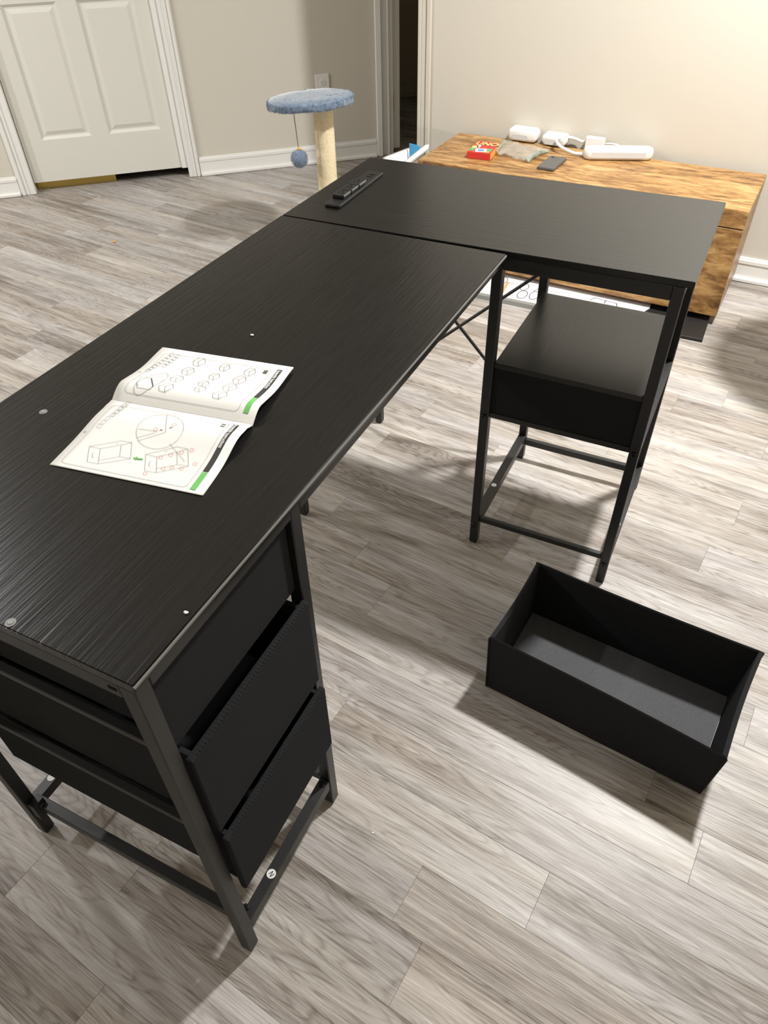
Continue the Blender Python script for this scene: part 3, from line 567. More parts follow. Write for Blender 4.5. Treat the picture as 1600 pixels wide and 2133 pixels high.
FAR = {
'grey' : [[(-0.0517, 0.0551), (-0.0452, 0.0564), (-0.0379, 0.0567), (-0.0301, 0.056), (-0.0224, 0.0544), (-0.0153, 0.0519), (-0.0093, 0.0488), (-0.0048, 0.0452), (-0.002, 0.0415), (-0.0011, 0.0377), (-0.0022, 0.0343), (-0.0052, 0.0313), (-0.01, 0.029), (-0.0161, 0.0276), (-0.0233, 0.0271), (-0.0311, 0.0277), (-0.0389, 0.0292), (-0.0463, 0.0316), (-0.0526, 0.0348), (-0.0574, 0.0385), (-0.0604, 0.0424), (-0.0613, 0.0463), (-0.06, 0.0498), (-0.0568, 0.0529), (-0.0517, 0.0551)], [(-0.0118, 0.0331), (-0.0117, 0.0521), (-0.0176, 0.0538), (-0.041, 0.0367), (-0.0401, 0.0218), (-0.0216, 0.0263), (-0.0118, 0.0331)], [(-0.0419, 0.0371), (-0.053, 0.0481)], [(-0.0342, 0.0436), (-0.0397, 0.0577)], [(-0.0257, 0.0271), (-0.0203, 0.0275), (-0.0155, 0.0323)], [(-0.0125, 0.0657), (-0.0114, 0.0747), (-0.0239, 0.0685), (-0.023, 0.0596), (-0.0125, 0.0657)], [(-0.0114, 0.0747), (-0.0229, 0.0813), (-0.0333, 0.0745), (-0.0239, 0.0685)], [(-0.023, 0.0596), (-0.0338, 0.0648), (-0.0333, 0.0745)], [(-0.0417, 0.0651), (-0.0406, 0.0734), (-0.0524, 0.0676), (-0.0516, 0.0595), (-0.0417, 0.0651)], [(-0.0406, 0.0734), (-0.0514, 0.0794), (-0.0612, 0.0731), (-0.0524, 0.0676)], [(-0.0516, 0.0595), (-0.0617, 0.0642), (-0.0612, 0.0731)], [(-0.0667, 0.0684), (-0.0656, 0.0764), (-0.0772, 0.0709), (-0.0764, 0.063), (-0.0667, 0.0684)], [(-0.0656, 0.0764), (-0.0761, 0.0822), (-0.0857, 0.0762), (-0.0772, 0.0709)], [(-0.0764, 0.063), (-0.0862, 0.0676), (-0.0857, 0.0762)], [(-0.0926, 0.0718), (-0.0914, 0.0799), (-0.1034, 0.0744), (-0.1027, 0.0664), (-0.0926, 0.0718)], [(-0.0914, 0.0799), (-0.1022, 0.0858), (-0.1122, 0.0798), (-0.1034, 0.0744)], [(-0.1027, 0.0664), (-0.1128, 0.0711), (-0.1122, 0.0798)], [(-0.0246, 0.1112), (-0.0237, 0.1182), (-0.0337, 0.1137), (-0.033, 0.1068), (-0.0246, 0.1112)], [(-0.0237, 0.1182), (-0.0328, 0.1236), (-0.0411, 0.1186), (-0.0337, 0.1137)], [(-0.033, 0.1068), (-0.0414, 0.1111), (-0.0411, 0.1186)], [(-0.0426, 0.1066), (-0.0417, 0.1132), (-0.0513, 0.1089), (-0.0506, 0.1023), (-0.0426, 0.1066)], [(-0.0417, 0.1132), (-0.0504, 0.1182), (-0.0583, 0.1135), (-0.0513, 0.1089)], [(-0.0506, 0.1023), (-0.0587, 0.1064), (-0.0583, 0.1135)], [(-0.0652, 0.1105), (-0.0642, 0.1172), (-0.0741, 0.1129), (-0.0735, 0.1063), (-0.0652, 0.1105)], [(-0.0642, 0.1172), (-0.0732, 0.1224), (-0.0814, 0.1176), (-0.0741, 0.1129)], [(-0.0735, 0.1063), (-0.0818, 0.1104), (-0.0814, 0.1176)], [(-0.09, 0.1139), (-0.089, 0.1207), (-0.0992, 0.1163), (-0.0986, 0.1095), (-0.09, 0.1139)], [(-0.089, 0.1207), (-0.0982, 0.1259), (-0.1067, 0.1211), (-0.0992, 0.1163)], [(-0.0986, 0.1095), (-0.1072, 0.1137), (-0.1067, 0.1211)], [(-0.0161, 0.1424), (-0.015, 0.1511), (-0.0274, 0.1458), (-0.0265, 0.1372), (-0.0161, 0.1424)], [(-0.015, 0.1511), (-0.0263, 0.158), (-0.0366, 0.1521), (-0.0274, 0.1458)], [(-0.0265, 0.1372), (-0.037, 0.1428), (-0.0366, 0.1521)], [(-0.0416, 0.1439), (-0.0405, 0.1522), (-0.0527, 0.1471), (-0.0518, 0.1388), (-0.0416, 0.1439)], [(-0.0405, 0.1522), (-0.0516, 0.1589), (-0.0617, 0.1532), (-0.0527, 0.1471)], [(-0.0518, 0.1388), (-0.0622, 0.1442), (-0.0617, 0.1532)], [(-0.0652, 0.1468), (-0.064, 0.1548), (-0.076, 0.1499), (-0.0752, 0.142), (-0.0652, 0.1468)], [(-0.064, 0.1548), (-0.0748, 0.1613), (-0.0847, 0.1558), (-0.076, 0.1499)], [(-0.0752, 0.142), (-0.0852, 0.1472), (-0.0847, 0.1558)], [(-0.0885, 0.1523), (-0.0874, 0.1595), (-0.0983, 0.1551), (-0.0977, 0.148), (-0.0885, 0.1523)], [(-0.0874, 0.1595), (-0.0972, 0.1653), (-0.1063, 0.1604), (-0.0983, 0.1551)], [(-0.0977, 0.148), (-0.1068, 0.1527), (-0.1063, 0.1604)], [(-0.0587, 0.0155), (-0.0574, 0.0212), (-0.0636, 0.021), (-0.0653, 0.0151), (-0.0587, 0.0155)], [(-0.0654, 0.0169), (-0.064, 0.0227), (-0.0703, 0.0225), (-0.072, 0.0165), (-0.0654, 0.0169)], [(-0.0722, 0.0184), (-0.0708, 0.0242), (-0.0771, 0.0239), (-0.0788, 0.018), (-0.0722, 0.0184)], [(-0.079, 0.0198), (-0.0776, 0.0256), (-0.0839, 0.0254), (-0.0857, 0.0194), (-0.079, 0.0198)], [(-0.0859, 0.0213), (-0.0844, 0.0271), (-0.0909, 0.0269), (-0.0927, 0.0209), (-0.0859, 0.0213)], [(-0.0928, 0.0228), (-0.0913, 0.0286), (-0.0978, 0.0284), (-0.0997, 0.0224), (-0.0928, 0.0228)], [(-0.0998, 0.0243), (-0.0983, 0.0302), (-0.1049, 0.0299), (-0.1067, 0.0239), (-0.0998, 0.0243)], [(-0.1069, 0.0258), (-0.1053, 0.0317), (-0.112, 0.0315), (-0.1139, 0.0254), (-0.1069, 0.0258)], [(-0.0777, 0.03), (-0.0763, 0.0357), (-0.0827, 0.0356), (-0.0844, 0.0296), (-0.0777, 0.03)], [(-0.0846, 0.0315), (-0.0831, 0.0373), (-0.0895, 0.0371), (-0.0913, 0.0311), (-0.0846, 0.0315)], [(-0.0915, 0.033), (-0.09, 0.0388), (-0.0965, 0.0387), (-0.0983, 0.0327), (-0.0915, 0.033)], [(-0.0985, 0.0346), (-0.097, 0.0404), (-0.1035, 0.0402), (-0.1053, 0.0342), (-0.0985, 0.0346)], [(-0.1055, 0.0361), (-0.104, 0.0419), (-0.1106, 0.0418), (-0.1124, 0.0357), (-0.1055, 0.0361)]] ,
'dark' : [[(-0.041, 0.0367), (-0.0176, 0.0538)]] ,
'red' : [] ,
}

def rrect(w0, w1, h0, h1, r):
    out = []
    for cw, ch, a0 in ((w1-r, h1-r, 0), (w0+r, h1-r, 90), (w0+r, h0+r, 180), (w1-r, h0+r, 270)):
        for k in range(5): a = math.radians(a0+22.5*k); out.append((cw+r*math.cos(a), ch+r*math.sin(a)))
    return out + [out[0]]
for data, near, pg in ((NEAR, True, pgN), (FAR, False, pgF)):
    fix = (lambda p: p) if near else (lambda p: (max(0.010, -p[0]+0.010), p[1]-0.004))
    for key, mname, wd in (('grey', 'ink_grey', 0.00045), ('dark', 'ink', 0.0010), ('red', 'ink_red', 0.00045)):
        if data[key]:
            o = obj('printed_drawing', lines(new_bm(), [[fix(p) for p in pl] for pl in data[key]], near, wd*(1.0 if near else 1.4)), mname, pg); o['kind'] = 'stuff'
    fr = rrect(0.010, 0.129, 0.010, 0.180, 0.006) if near else rrect(0.012, 0.121, 0.013, 0.180, 0.006)
    obj('printed_frame', lines(new_bm(), [fr], near, 0.0005), 'ink_grey', pg)
    if near:
        obj('header_bar', fillrect(new_bm(), 0.0095, 0.0975, 0.1855, 0.1930, True), 'ink_bar', pg); obj('green_bar', fillrect(new_bm(), 0.0990, 0.1300, 0.1855, 0.1930, True), 'ink_green', pg)
        obj('header_text', add_text(new_bm(), 'Assembly Instructions', 0.0066, lambda x, y: bp(0.0115+x*0.80, 0.1870+y, True, 0.0010)), 'paper', pg)
        obj('step_number', add_text(new_bm(), '11', 0.0085, lambda x, y: bp(0.0125+x, 0.1705+y, True, 0.0007)), 'ink', pg)
        obj('page_number', add_text(new_bm(), '16', 0.0045, lambda x, y: bp(0.067+x, 0.0040+y, True, 0.0007)), 'ink_grey', pg)
        bm = new_bm(); bm.faces.new([bm.verts.new(bp(a, b, True, 0.0007)) for a, b in ((0.0977, 0.0915), (0.0945, 0.0968), (0.0966, 0.0969), (0.0960, 0.1048), (0.0985, 0.1050), (0.0992, 0.0972), (0.1008, 0.0975))]); obj('printed_arrow', bm, 'ink_green', pg)
    else:
        obj('header_bar', fillrect(new_bm(), 0.0450, 0.1230, 0.1875, 0.1950, False), 'ink_bar', pg); obj('green_bar', fillrect(new_bm(), 0.0120, 0.0435, 0.1875, 0.1950, False), 'ink_green', pg)
        obj('header_text', add_text(new_bm(), 'Assembly Instructions', 0.0066, lambda x, y: bp(0.1205-x*0.80, 0.1890+y, False, 0.0010)), 'paper', pg)
        obj('step_number', add_text(new_bm(), '08', 0.0085, lambda x, y: bp(0.1170-x, 0.1705+y, False, 0.0007)), 'ink', pg)
        obj('page_number', add_text(new_bm(), '15', 0.0045, lambda x, y: bp(0.066-x, 0.0050+y, False, 0.0007)), 'ink_grey', pg)

# ------------------------------------------------------------------ loose fabric drawer on the floor
fd = thing('fabric_drawer', 'black open-top fabric drawer box standing empty on the plank floor', 'drawer box', (0.38, -0.28, 0))
HB = 0.155
TL = [Vector(p) for p in ((0.157, -0.366), (0.603, -0.436), (0.638, -0.180), (0.181, -0.134))]   # rim corners
BT = [Vector(p) for p in ((0.159, -0.379), (0.598, -0.431), (0.628, -0.195), (0.180, -0.148))]   # base corners
cB, cT = sum(BT, Vector((0, 0)))/4, sum(TL, Vector((0, 0)))/4
BT = [cB + (cT-cB)*0.6 + (p-cB)*0.985 for p in BT]
def quadwall(i, name):
    j = (i+1) % 4; w = 0.007; bm = new_bm(); n = 12; cols = []
    din = lambda P_, c: P_ + (c-P_).normalized()*w*1.42
    mid_bow = 0.0035
    for k in range(n+1):
        f = k/n; bow = math.sin(f*math.pi)*mid_bow
        to, bo = TL[i].lerp(TL[j], f), BT[i].lerp(BT[j], f); ti, bi = din(TL[i], cT).lerp(din(TL[j], cT), f), din(BT[i], cB).lerp(din(BT[j], cB), f)
        nrm = (cT - TL[i].lerp(TL[j], 0.5)).normalized(); to, ti = to + nrm*bow, ti + nrm*bow
        cols.append([bm.verts.new((q.x, q.y, z)) for q, z in ((bo, 0.001), (bo.lerp(to, .5), HB*0.5), (to, HB-0.002), (to.lerp(ti, .5), HB+0.001), (ti, HB-0.002), (bi.lerp(ti, .5), HB*0.5), (bi, 0.001))])
    for A, B in zip(cols, cols[1:]):
        for r in range(6): bm.faces.new((A[r], B[r], B[r+1], A[r+1]))
        bm.faces.new((A[6], B[6], B[0], A[0]))
    for c in (cols[0], cols[-1]): bm.faces.new(c)
    return obj(name, bm, 'felt', fd)
quadwall(0, 'side_wall'); quadwall(1, 'end_wall'); quadwall(2, 'side_wall'); quadwall(3, 'end_wall')
bm = prism(new_bm(), [tuple(cB + (p-cB)*0.955) for p in BT], 0.002, 0.009); o = obj('base_board', bm, 'felt_grey', fd); o['label'] = 'grey base board inside'
for i in range(4): obj('corner_piping', tube(new_bm(), [(BT[i].x, BT[i].y, 0.002), (TL[i].x, TL[i].y, HB-0.004)], 0.0020, 6), 'felt', fd)

# ------------------------------------------------------------------ wooden chest with block feet
CA = math.radians(-2.9); CM = rz(CA, (-0.800, 1.434, 0))       # origin at the front left corner, x along the front, y to the back
chest = thing('wooden_chest', 'low honey brown wooden chest with a thick lid against the beige wall', 'chest', CM @ Vector((0.55, 0.18, 0)))
CL, CD, CZ0, CZ1 = 1.180, 0.383, 0.034, 0.40
obj('lid', box(new_bm(), 0, CL, 0, CD, 0.3405, CZ1, None, 0.003, 2), 'mango_x', chest).matrix_basis = CM
lid = chest.children[-1]; lid.matrix_parent_inverse = chest.matrix_basis.inverted()
def cpart(name, bm, m):
    o = obj(name, bm, m, chest); o.matrix_basis = CM; return o
cpart('front_panel', box(new_bm(), 0.001, CL-0.001, 0.001, 0.022, CZ0, 0.3380, None, 0.0015), 'mango_x'); cpart('back_panel', box(new_bm(), 0.001, CL-0.001, CD-0.022, CD-0.001, CZ0, 0.3380), 'mango_x')
cpart('side_panel', box(new_bm(), 0.001, 0.022, 0.0225, CD-0.0225, CZ0, 0.3380), 'mango_z'); cpart('side_panel', box(new_bm(), CL-0.022, CL-0.001, 0.0225, CD-0.0225, CZ0, 0.3380), 'mango_z')
cpart('bottom_panel', box(new_bm(), 0.0225, CL-0.0225, 0.0225, CD-0.0225, CZ0, 0.05), 'mango_x')
for x0, y0 in ((0.02, 0.26), (CL-0.09, 0.26), (0.02, 0.10), (CL-0.09, 0.10)): cpart('block_foot', box(new_bm(), x0, x0+0.070, y0, y0+0.070, 0.0, CZ0, None, 0.002), 'black_block')
CT = CZ1 + 0.0002

# card game box
g = thing('card_game_box', 'small red card game box with colourful lid on the chest', 'game box', (-0.597, 1.590, CT))
GM = rz(math.radians(4.0), (-0.596, 1.592, CT)); GZ = 0.024
obj('box_body', box(new_bm(), -0.045, 0.045, -0.068, 0.068, 0, GZ, GM, 0.0012), 'red_card', g)
bm = new_bm(); box(bm, 0.0450, 0.0455, -0.066, 0.066, 0.002, GZ-0.002, GM); obj('side_print', bm, 'orange_ink', g)
bm = new_bm()
for x0, x1, y0, y1 in ((-0.030, 0.012, -0.056, -0.020),): box(bm, x0, x1, y0, y1, GZ, GZ+0.0006, GM @ Matrix.Rotation(math.radians(14), 4, 'Z'))
wc = obj('card_print', bm, 'white_ink', g)
bm = box(new_bm(), -0.020, 0.002, -0.050, -0.028, GZ+0.0006, GZ+0.001, GM @ Matrix.Rotation(math.radians(14), 4, 'Z')); obj('card_centre', bm, 'blue_ink', wc)
for mname, r in (('green_ink', (-0.043, -0.026, -0.052, -0.018)), ('yellow_ink', (-0.043, -0.020, -0.018, 0.006)), ('white_ink', (-0.026, -0.014, -0.012, 0.018)), ('orange_ink', (0.016, 0.036, -0.062, -0.046)), ('green_ink', (0.020, 0.040, -0.044, -0.014))):
    obj('card_print', box(new_bm(), *r, GZ, GZ+0.0004, GM), mname, g)
bm = add_text(new_bm(), 'UNO', 0.046, lambda x, y: GM @ Vector((-0.041+x*0.82+y*0.1, 0.020+y*1.15, GZ+0.0010))); obj('lettering', bm, 'yellow_ink', g)
bm = add_text(new_bm(), 'UNO', 0.046, lambda x, y: GM @ Vector((-0.0385+x*0.82+y*0.1, 0.0170+y*1.15, GZ+0.0005))); obj('lettering_shadow', bm, 'ink', g)

# clear zip bag
bg = thing('zip_bag', 'crumpled clear plastic zip bag lying on the chest', 'plastic bag', (-0.46, 1.64, CT))
Q = [Vector(p) for p in ((-0.540, 1.590), (-0.405, 1.549), (-0.370, 1.700), (-0.530, 1.742))]
def bagsheet(u0, u1, lift, nu=24, nv=20):
    bm = new_bm(); g_ = []
    for i in range(nu+1):
        u = u0+(u1-u0)*i/nu; r = []
        for j in range(nv+1):
            v = j/nv; p = Q[0].lerp(Q[1], u).lerp(Q[3].lerp(Q[2], u), v)
            zz = CT + 0.003 + lift*(0.4+0.6*abs(noise.noise(Vector((u*3.1, v*2.7, 1.3)))*2)) * (0.35+0.65*math.sin(math.pi*min(1, max(0, v)))) + 0.010*abs(noise.noise(Vector((u*6, v*6, 4.0)))) + 0.012*max(0, 0.35-u)
            ex = 0.010*noise.noise(Vector((u*4, v*4, 9)))
            r.append(bm.verts.new((p.x+ex, p.y+ex, zz)))
        g_.append(r)
    for i in range(nu):
        for j in range(nv): bm.faces.new((g_[i][j], g_[i+1][j], g_[i+1][j+1], g_[i][j+1]))
    return bm
o = obj('film', bagsheet(0.0, 1.0, 0.022), 'film', bg, True); o = obj('film', bagsheet(0.02, 0.98, 0.006), 'film', bg, True)
obj('zip_strip', bagsheet(-0.10, 0.04, 0.024, 4), 'film_green', bg, True); obj('bag_end', bagsheet(0.82, 1.02, 0.012, 6), 'film_green', bg, True)

# phone
ph = thing('phone', 'dark grey phone lying flat near the front edge of the chest', 'phone', (-0.322, 1.570, CT))
PMx = rz(math.radians(-4.0), (-0.322, 1.570, CT))
obj('phone_body', rbox(new_bm(), 0.066, 0.142, 0, 0.009, 0.008, PMx), 'phone', ph); obj('phone_back', rbox(new_bm(), 0.062, 0.138, 0.009, 0.0094, 0.007, PMx, 6, 0.0002), 'phone_glass', ph)
bm = new_bm(); cyl(bm, PMx @ Vector((-0.018, 0.055, 0.0094)), PMx @ Vector((-0.018, 0.055, 0.0102)), 0.006); obj('camera_lens', bm, 'plastic_black', ph)

# white extension strip with its cord
ex = thing('extension_strip', 'long white rounded extension strip on the back of the chest', 'power strip', (-0.122, 1.734, CT))
EMx = rz(math.radians(20.0), (-0.120, 1.728, CT))
obj('strip_body', rbox(new_bm(), 0.252, 0.058, 0, 0.041, 0.0285, EMx, 8, 0.012), 'plastic_white', ex, True)
obj('strip_face', rbox(new_bm(), 0.195, 0.002, 0.010, 0.030, 0.0008, EMx @ Matrix.Translation((0, -0.0292, 0)), 2, 0.0004), 'plastic_shade', ex)
for k in (-1, 1):
    obj('screw_hole', cyl(new_bm(), EMx @ Vector((k*0.105, 0, 0.0408)), EMx @ Vector((k*0.105, 0, 0.0414)), 0.003), 'plastic_shade', ex)
a = EMx @ Vector((-0.118, 0, 0.014)); pts = [tuple(a)]
for k in range(29):
    f = k/28; an = math.radians(-62 - 235*f)
    pts.append((-0.300 + 0.058*math.cos(an), 1.748 + 0.058*math.sin(an), CT + 0.010 + 0.020*math.sin(f*math.pi) + 0.012*f))
pts += [(-0.262, 1.800, CT+0.026)]
obj('cord', tube(new_bm(), pts, 0.0058, 8), 'plastic_white', ex, True)
ad = thing('charger_brick', 'flat white charger brick behind the extension strip', 'charger', (-0.225, 1.785, CT))
BMx = rz(math.radians(-3), (-0.222, 1.792, CT))
obj('brick_body', rbox(new_bm(), 0.072, 0.026, 0, 0.046, 0.005, BMx, 4, 0.003), 'plastic_white', ad); obj('brick_seam', rbox(new_bm(), 0.0724, 0.0264, 0.022, 0.0226, 0.005, BMx, 4, 0.0002), 'plastic_shade', ad)
cb = tube(new_bm(), [(-0.184, 1.792, CT+0.026), (-0.165, 1.797, CT+0.028), (-0.140, 1.800, CT+0.026), (-0.115, 1.802, CT+0.016), (-0.095, 1.803, CT+0.004), (-0.075, 1.803, CT+0.0037)], 0.0035, 8)
tag(obj('charger_cable', cb, 'plastic_white', None, True), 'thin white cable running behind the extension strip', 'cable')

# two white adapters plugged into the wall behind the chest
def adapter(x0, x1, z0, z1, name, label, scoop):
    c = Vector(((x0+x1)/2, 0, (z0+z1)/2)); yw = OR.y + math.tan(TR)*(c.x-OR.x)
    t = thing(name, label, 'adapter', (c.x, yw-0.03, c.z))
    Mx = Matrix.Translation((c.x, yw-0.001, c.z)) @ Matrix.Rotation(TR, 4, 'Z') @ Matrix.Rotation(math.pi/2, 4, 'X')
    obj('adapter_body', rbox(new_bm(), x1-x0, z1-z0, 0.0, 0.058, 0.018, Mx, 8, 0.010), 'plastic_white', t, True)
    if scoop: obj('adapter_recess', rbox(new_bm(), (x1-x0)*0.55, (z1-z0)*0.40, 0.0578, 0.0588, 0.008, Mx @ Matrix.Translation((-0.008, -0.006, 0)), 4, 0.0003), 'plastic_shade', t)
    else: obj('adapter_face', rbox(new_bm(), (x1-x0)*0.72, (z1-z0)*0.5, 0.0578, 0.0586, 0.006, Mx @ Matrix.Translation((0.0, -0.006, 0)), 4, 0.0003), 'plastic_shade', t)
    bm = new_bm()
    for dx in (-0.006, 0.006): box(bm, dx-0.0012, dx+0.0012, -0.004, 0.004, -0.010, 0.0005, Mx)
    obj('plug_pin', bm, 'bolt', t)
adapter(-0.562, -0.444, 0.4035, 0.449, 'wall_adapter', 'large white round-cornered wall adapter with grey recess above the chest', True)
adapter(-0.424, -0.326, 0.4035, 0.443, 'wall_adapter', 'smaller white wall adapter to the right of the recessed one', False)

# white tub with a curved rim and blue liner beside the chest
tb = thing('plastic_tub', 'white plastic tub with curved rim and blue liner left of the chest', 'tub', (-0.872, 1.49, 0))
TMx = rz(math.radians(-16), (-0.874, 1.492, 0))
def tubloop(sx, sy, z, rad, bm, wav=0.0):
    out = []
    for cx, cy_, a0 in ((sx/2-rad, sy/2-rad, 0), (-sx/2+rad, sy/2-rad, 90), (-sx/2+rad, -sy/2+rad, 180), (sx/2-rad, -sy/2+rad, 270)):
        for k in range(7):
            a = math.radians(a0+15*k); x, y = cx+rad*math.cos(a), cy_+rad*math.sin(a)
            out.append(bm.verts.new(TMx @ Vector((x, y, z + wav*max(0.0, x/(sx/2))*max(0.0, 0.3+y/(sy/2))))))
    return out
bm = new_bm(); W_ = 0.028
lp = [tubloop(0.070, 0.14, 0.0, 0.02, bm), tubloop(0.085, 0.165, 0.365, 0.025, bm, W_), tubloop(0.108, 0.190, 0.378, 0.035, bm, W_), tubloop(0.108, 0.190, 0.392, 0.035, bm, W_), tubloop(0.078, 0.160, 0.390, 0.023, bm, W_), tubloop(0.064, 0.134, 0.006, 0.018, bm)]
for A, B in zip(lp, lp[1:]):
    for k in range(len(A)): bm.faces.new((A[k], A[(k+1) % len(A)], B[(k+1) % len(A)], B[k]))
bm.faces.new(lp[0][::-1]); bm.faces.new(lp[-1])
obj('tub_body', bm, 'plastic_white', tb, True)
bm = new_bm(); box(bm, -0.028, 0.026, 0.050, 0.054, 0.02, 0.418, TMx, 0.0015); obj('liner', bm, 'blue_plastic', tb)

# framed white board slid under the chest
wb = thing('display_board', 'white sheet with drawn digits on a dark board lying half under the chest', 'board', (-0.08, 1.36, 0))
BM2 = rz(0.0, (-0.520, 1.240, 0)); BL_, BD_ = 0.880, 0.225
obj('backing_board', box(new_bm(), 0, BL_, 0.0, BD_, 0.0, 0.0120, BM2, 0.001), 'black_block', wb)
bm = prism(new_bm(), [(0.004, 0.014), (0.640, 0.014), (0.652, 0.060), (0.668, 0.085), (0.660, 0.120), (0.672, 0.150), (0.668, BD_-0.004), (0.004, BD_-0.004)], 0.0122, 0.0150); bmesh.ops.transform(bm, matrix=BM2, verts=bm.verts)
obj('white_sheet', bm, 'board_white', wb)
obj('front_trim', box(new_bm(), 0, 0.640, -0.004, 0.0135, 0.0, 0.0175, BM2, 0.001), 'board_frame', wb)
def bl(x, y): return BM2 @ Vector((x, y, 0.0154))
def ring(bm, cx, cy_, rx, ry, wd, a0=0, a1=360):
    n = 28; prev = None
    for k in range(n+1):
        a = math.radians(a0+(a1-a0)*k/n); c, s = math.cos(a), math.sin(a)
        v = (bm.verts.new(bl(cx+rx*c, cy_+ry*s)), bm.verts.new(bl(cx+(rx-wd)*c, cy_+(ry-wd*1.4)*s)))
        if prev: bm.faces.new((prev[0], v[0], v[1], prev[1]))
        prev = v
def stroke(bm, x0, y0, x1, y1, wd):
    d = Vector((x1-x0, y1-y0)).normalized(); n = Vector((-d.y, d.x))*wd/2
    bm.faces.new([bm.verts.new(bl(*q)) for q in ((x0+n.x, y0+n.y), (x1+n.x, y1+n.y), (x1-n.x, y1-n.y), (x0-n.x, y0-n.y))])

bm = new_bm()
ring(bm, 0.216, 0.065, 0.0185, 0.035, 0.0026); ring(bm, 0.205, 0.127, 0.0160, 0.030, 0.0026)
ring(bm, 0.259, 0.076, 0.0180, 0.036, 0.0026); stroke(bm, 0.246, 0.105, 0.266, 0.160, 0.0026)
ring(bm, 0.108, 0.150, 0.0200, 0.030, 0.0024, -40, 190); stroke(bm, 0.124, 0.132, 0.112, 0.090, 0.0024)
o = obj('drawn_digits', bm, 'ink', wb); o['kind'] = 'stuff'
bm = new_bm()
for k in range(5): stroke(bm, 0.140+k*0.004, 0.128, 0.141+k*0.004, 0.150, 0.0011)
for k in range(13): stroke(bm, 0.298+k*0.0058, 0.128+0.006*math.sin(k*2.3), 0.301+k*0.0058, 0.146+0.004*math.cos(k*1.7), 0.0010)
for p in ((0.470, 0.148, 0.555, 0.136), (0.555, 0.136, 0.560, 0.112), (0.470, 0.148, 0.458, 0.122), (0.512, 0.142, 0.514, 0.118)): stroke(bm, *p, 0.0030)
o = obj('drawn_notes', bm, 'ink', wb); o['kind'] = 'stuff'
bm = new_bm(); stroke(bm, 0.142, 0.030, 0.132, 0.145, 0.012); obj('drawn_pencil', bm, 'tan', wb)

# ------------------------------------------------------------------ blue scratching post
def fur(bm, pts_normals, ln, wd):
    for p, n in pts_normals:
        t = n.orthogonal().normalized(); t.rotate(Matrix.Rotation(random.random()*6.28, 3, n)); tip = p + (n + Vector((random.uniform(-.7,.7), random.uniform(-.7,.7), random.uniform(-.8,.2))))*ln*random.uniform(.5, 1.2)
        bm.faces.new((bm.verts.new(p-t*wd), bm.verts.new(p+t*wd), bm.verts.new(tip)))
    return bm
def scratch_post(name, label, base, top_c, top_r, top_z, post_r, tilt, ball=True, bz=0.022):
    bx, by = base
    t = thing(name, label, 'scratching post', (bx, by, 0), None)
    obj('base', rbox(new_bm(), 0.30, 0.30, 0.0, bz, 0.02, rz(math.radians(20), (bx, by, 0)), 4, 0.008), 'plush', t)
    pr = []; n = int((top_z-0.03-bz)/0.0032)
    for k in range(n+1):
        z = bz + (top_z-0.030-bz)*k/n; pr.append((post_r + (0.0012 if k % 2 else -0.0008), z))
    obj('sisal_post', lathe(new_bm(), pr, (bx, by, 0), 36), 'sisal', t, True)
    Mx = Matrix.Translation((top_c[0], top_c[1], top_z)) @ tilt
    bm = lathe(new_bm(), [(0, -0.028), (top_r*0.92, -0.028), (top_r*0.985, -0.024), (top_r, -0.015), (top_r*0.985, -0.005), (top_r*0.95, 0.002), (top_r*0.5, 0.003), (0, 0.004)], (0, 0, 0), 64)
    for v in bm.verts:
        d = 1 + 0.018*noise.noise(v.co*22); v.co.x *= d; v.co.y *= d; v.co.z += 0.0035*noise.noise(v.co*30+Vector((3, 1, 0)))
    bmesh.ops.transform(bm, matrix=Mx, verts=bm.verts); pf = obj('platform', bm, 'plush', t, True)
    pn = []
    for k in range(5200):
        a = random.random()*2*math.pi
        if random.random() < 0.55:
            q = Vector((math.cos(a)*top_r*0.985, math.sin(a)*top_r*0.985, random.uniform(-0.027, 0.0))); nn = Vector((math.cos(a), math.sin(a), random.uniform(-.5, .4)))
        else:
            r = top_r*math.sqrt(random.random())*0.98; q = Vector((math.cos(a)*r, math.sin(a)*r, 0.001)); nn = Vector((random.uniform(-.8,.8), random.uniform(-.8,.8), 0.7))
        pn.append((Mx @ q, (Mx.to_3x3() @ nn).normalized()))
    f = obj('plush_pile', fur(new_bm(), pn, 0.0045, 0.0010), 'plush', t); f['kind'] = 'stuff'
    return t
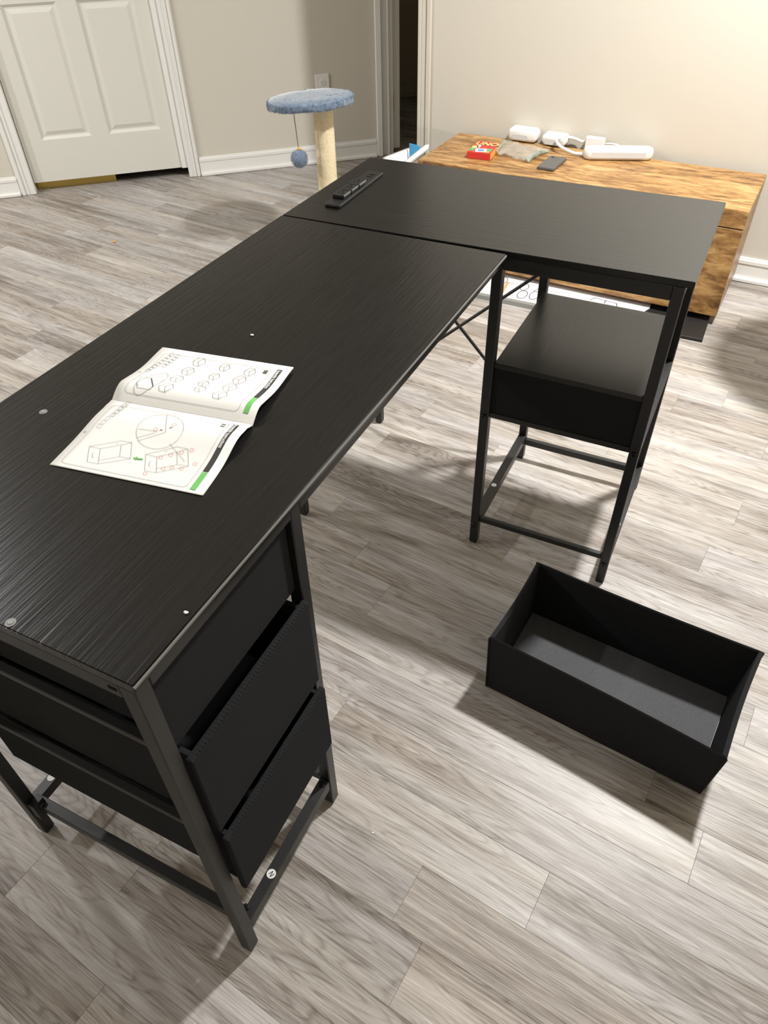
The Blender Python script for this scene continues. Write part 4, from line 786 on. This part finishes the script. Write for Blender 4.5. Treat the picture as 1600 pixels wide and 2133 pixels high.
def ball_on_string(t, top, ballc, r):
    obj('string', tube(new_bm(), [top, ballc + Vector((0, 0, r))], 0.0016, 6), 'string', t)
    bm = new_bm(); bmesh.ops.create_icosphere(bm, subdivisions=4, radius=r)
    for v in bm.verts: v.co *= 1 + 0.05*noise.noise(v.co*60)
    bmesh.ops.translate(bm, verts=bm.verts, vec=ballc); bo = obj('plush_ball', bm, 'plush', t, True)
    pn = []
    for k in range(1200):
        d = Vector((random.gauss(0, 1), random.gauss(0, 1), random.gauss(0, 1))).normalized(); pn.append((ballc + d*r*0.97, d))
    f = obj('ball_pile', fur(new_bm(), pn, 0.005, 0.0009), 'plush', t); f['kind'] = 'stuff'
    bm = new_bm(); bmesh.ops.create_icosphere(bm, subdivisions=2, radius=0.0065); bmesh.ops.translate(bm, verts=bm.verts, vec=ballc + Vector((0.004, 0, r+0.003))); obj('bead', bm, 'bead', t, True)
tilt = Matrix.Rotation(math.radians(-5), 4, Vector((0.47, 0.88, 0)))
sp_ = scratch_post('scratching_post', 'short scratching post with round blue plush top and hanging ball', (-1.168, 1.385), (-1.212, 1.372), 0.163, 0.590, 0.037, tilt)
ball_on_string(sp_, Vector((-1.235, 1.285, 0.555)), Vector((-1.228, 1.285, 0.398)), 0.031)
scratch_post('scratching_post', 'unseen tall scratching post added beyond the right edge to cast a shadow', (0.80, 1.14), (0.72, 1.07), 0.23, 0.95, 0.045, Matrix.Identity(4))  # out-of-view post added to throw the round shadow onto the floor

# ------------------------------------------------------------------ crumbs and paper bits
def bit(name, label, c, s, m, group):
    bm = new_bm(); bmesh.ops.create_icosphere(bm, subdivisions=1, radius=1.0)
    for v in bm.verts: v.co = Vector((v.co.x*s*(1+.3*noise.noise(v.co*3)), v.co.y*s*0.7*(1+.3*noise.noise(v.co*4)), v.co.z*s*0.4))
    bmesh.ops.translate(bm, verts=bm.verts, vec=Vector(c) + Vector((0, 0, s*0.38)))
    return tag(obj(name, bm, m), label, 'crumb', group)
GD = 'crumbs on the desk top'; GF = 'crumbs on the floor'
bit('foam_crumb', 'white foam crumb on the desk top beyond the booklet', (-0.245, -0.434, H), 0.0034, 'sticker', GD)
bit('foam_crumb', 'white foam crumb at the near right edge of the desk top', (-0.006, -0.910, H), 0.0030, 'sticker', GD)
bit('plastic_crumb', 'small orange crumb on the floor left of the desk', (-2.111, 1.091, 0), 0.010, 'bead', GF)
bit('foam_crumb', 'white crumb on the floor beside the drawer end of the desk', (0.088, -0.745, 0), 0.0026, 'sticker', GF)
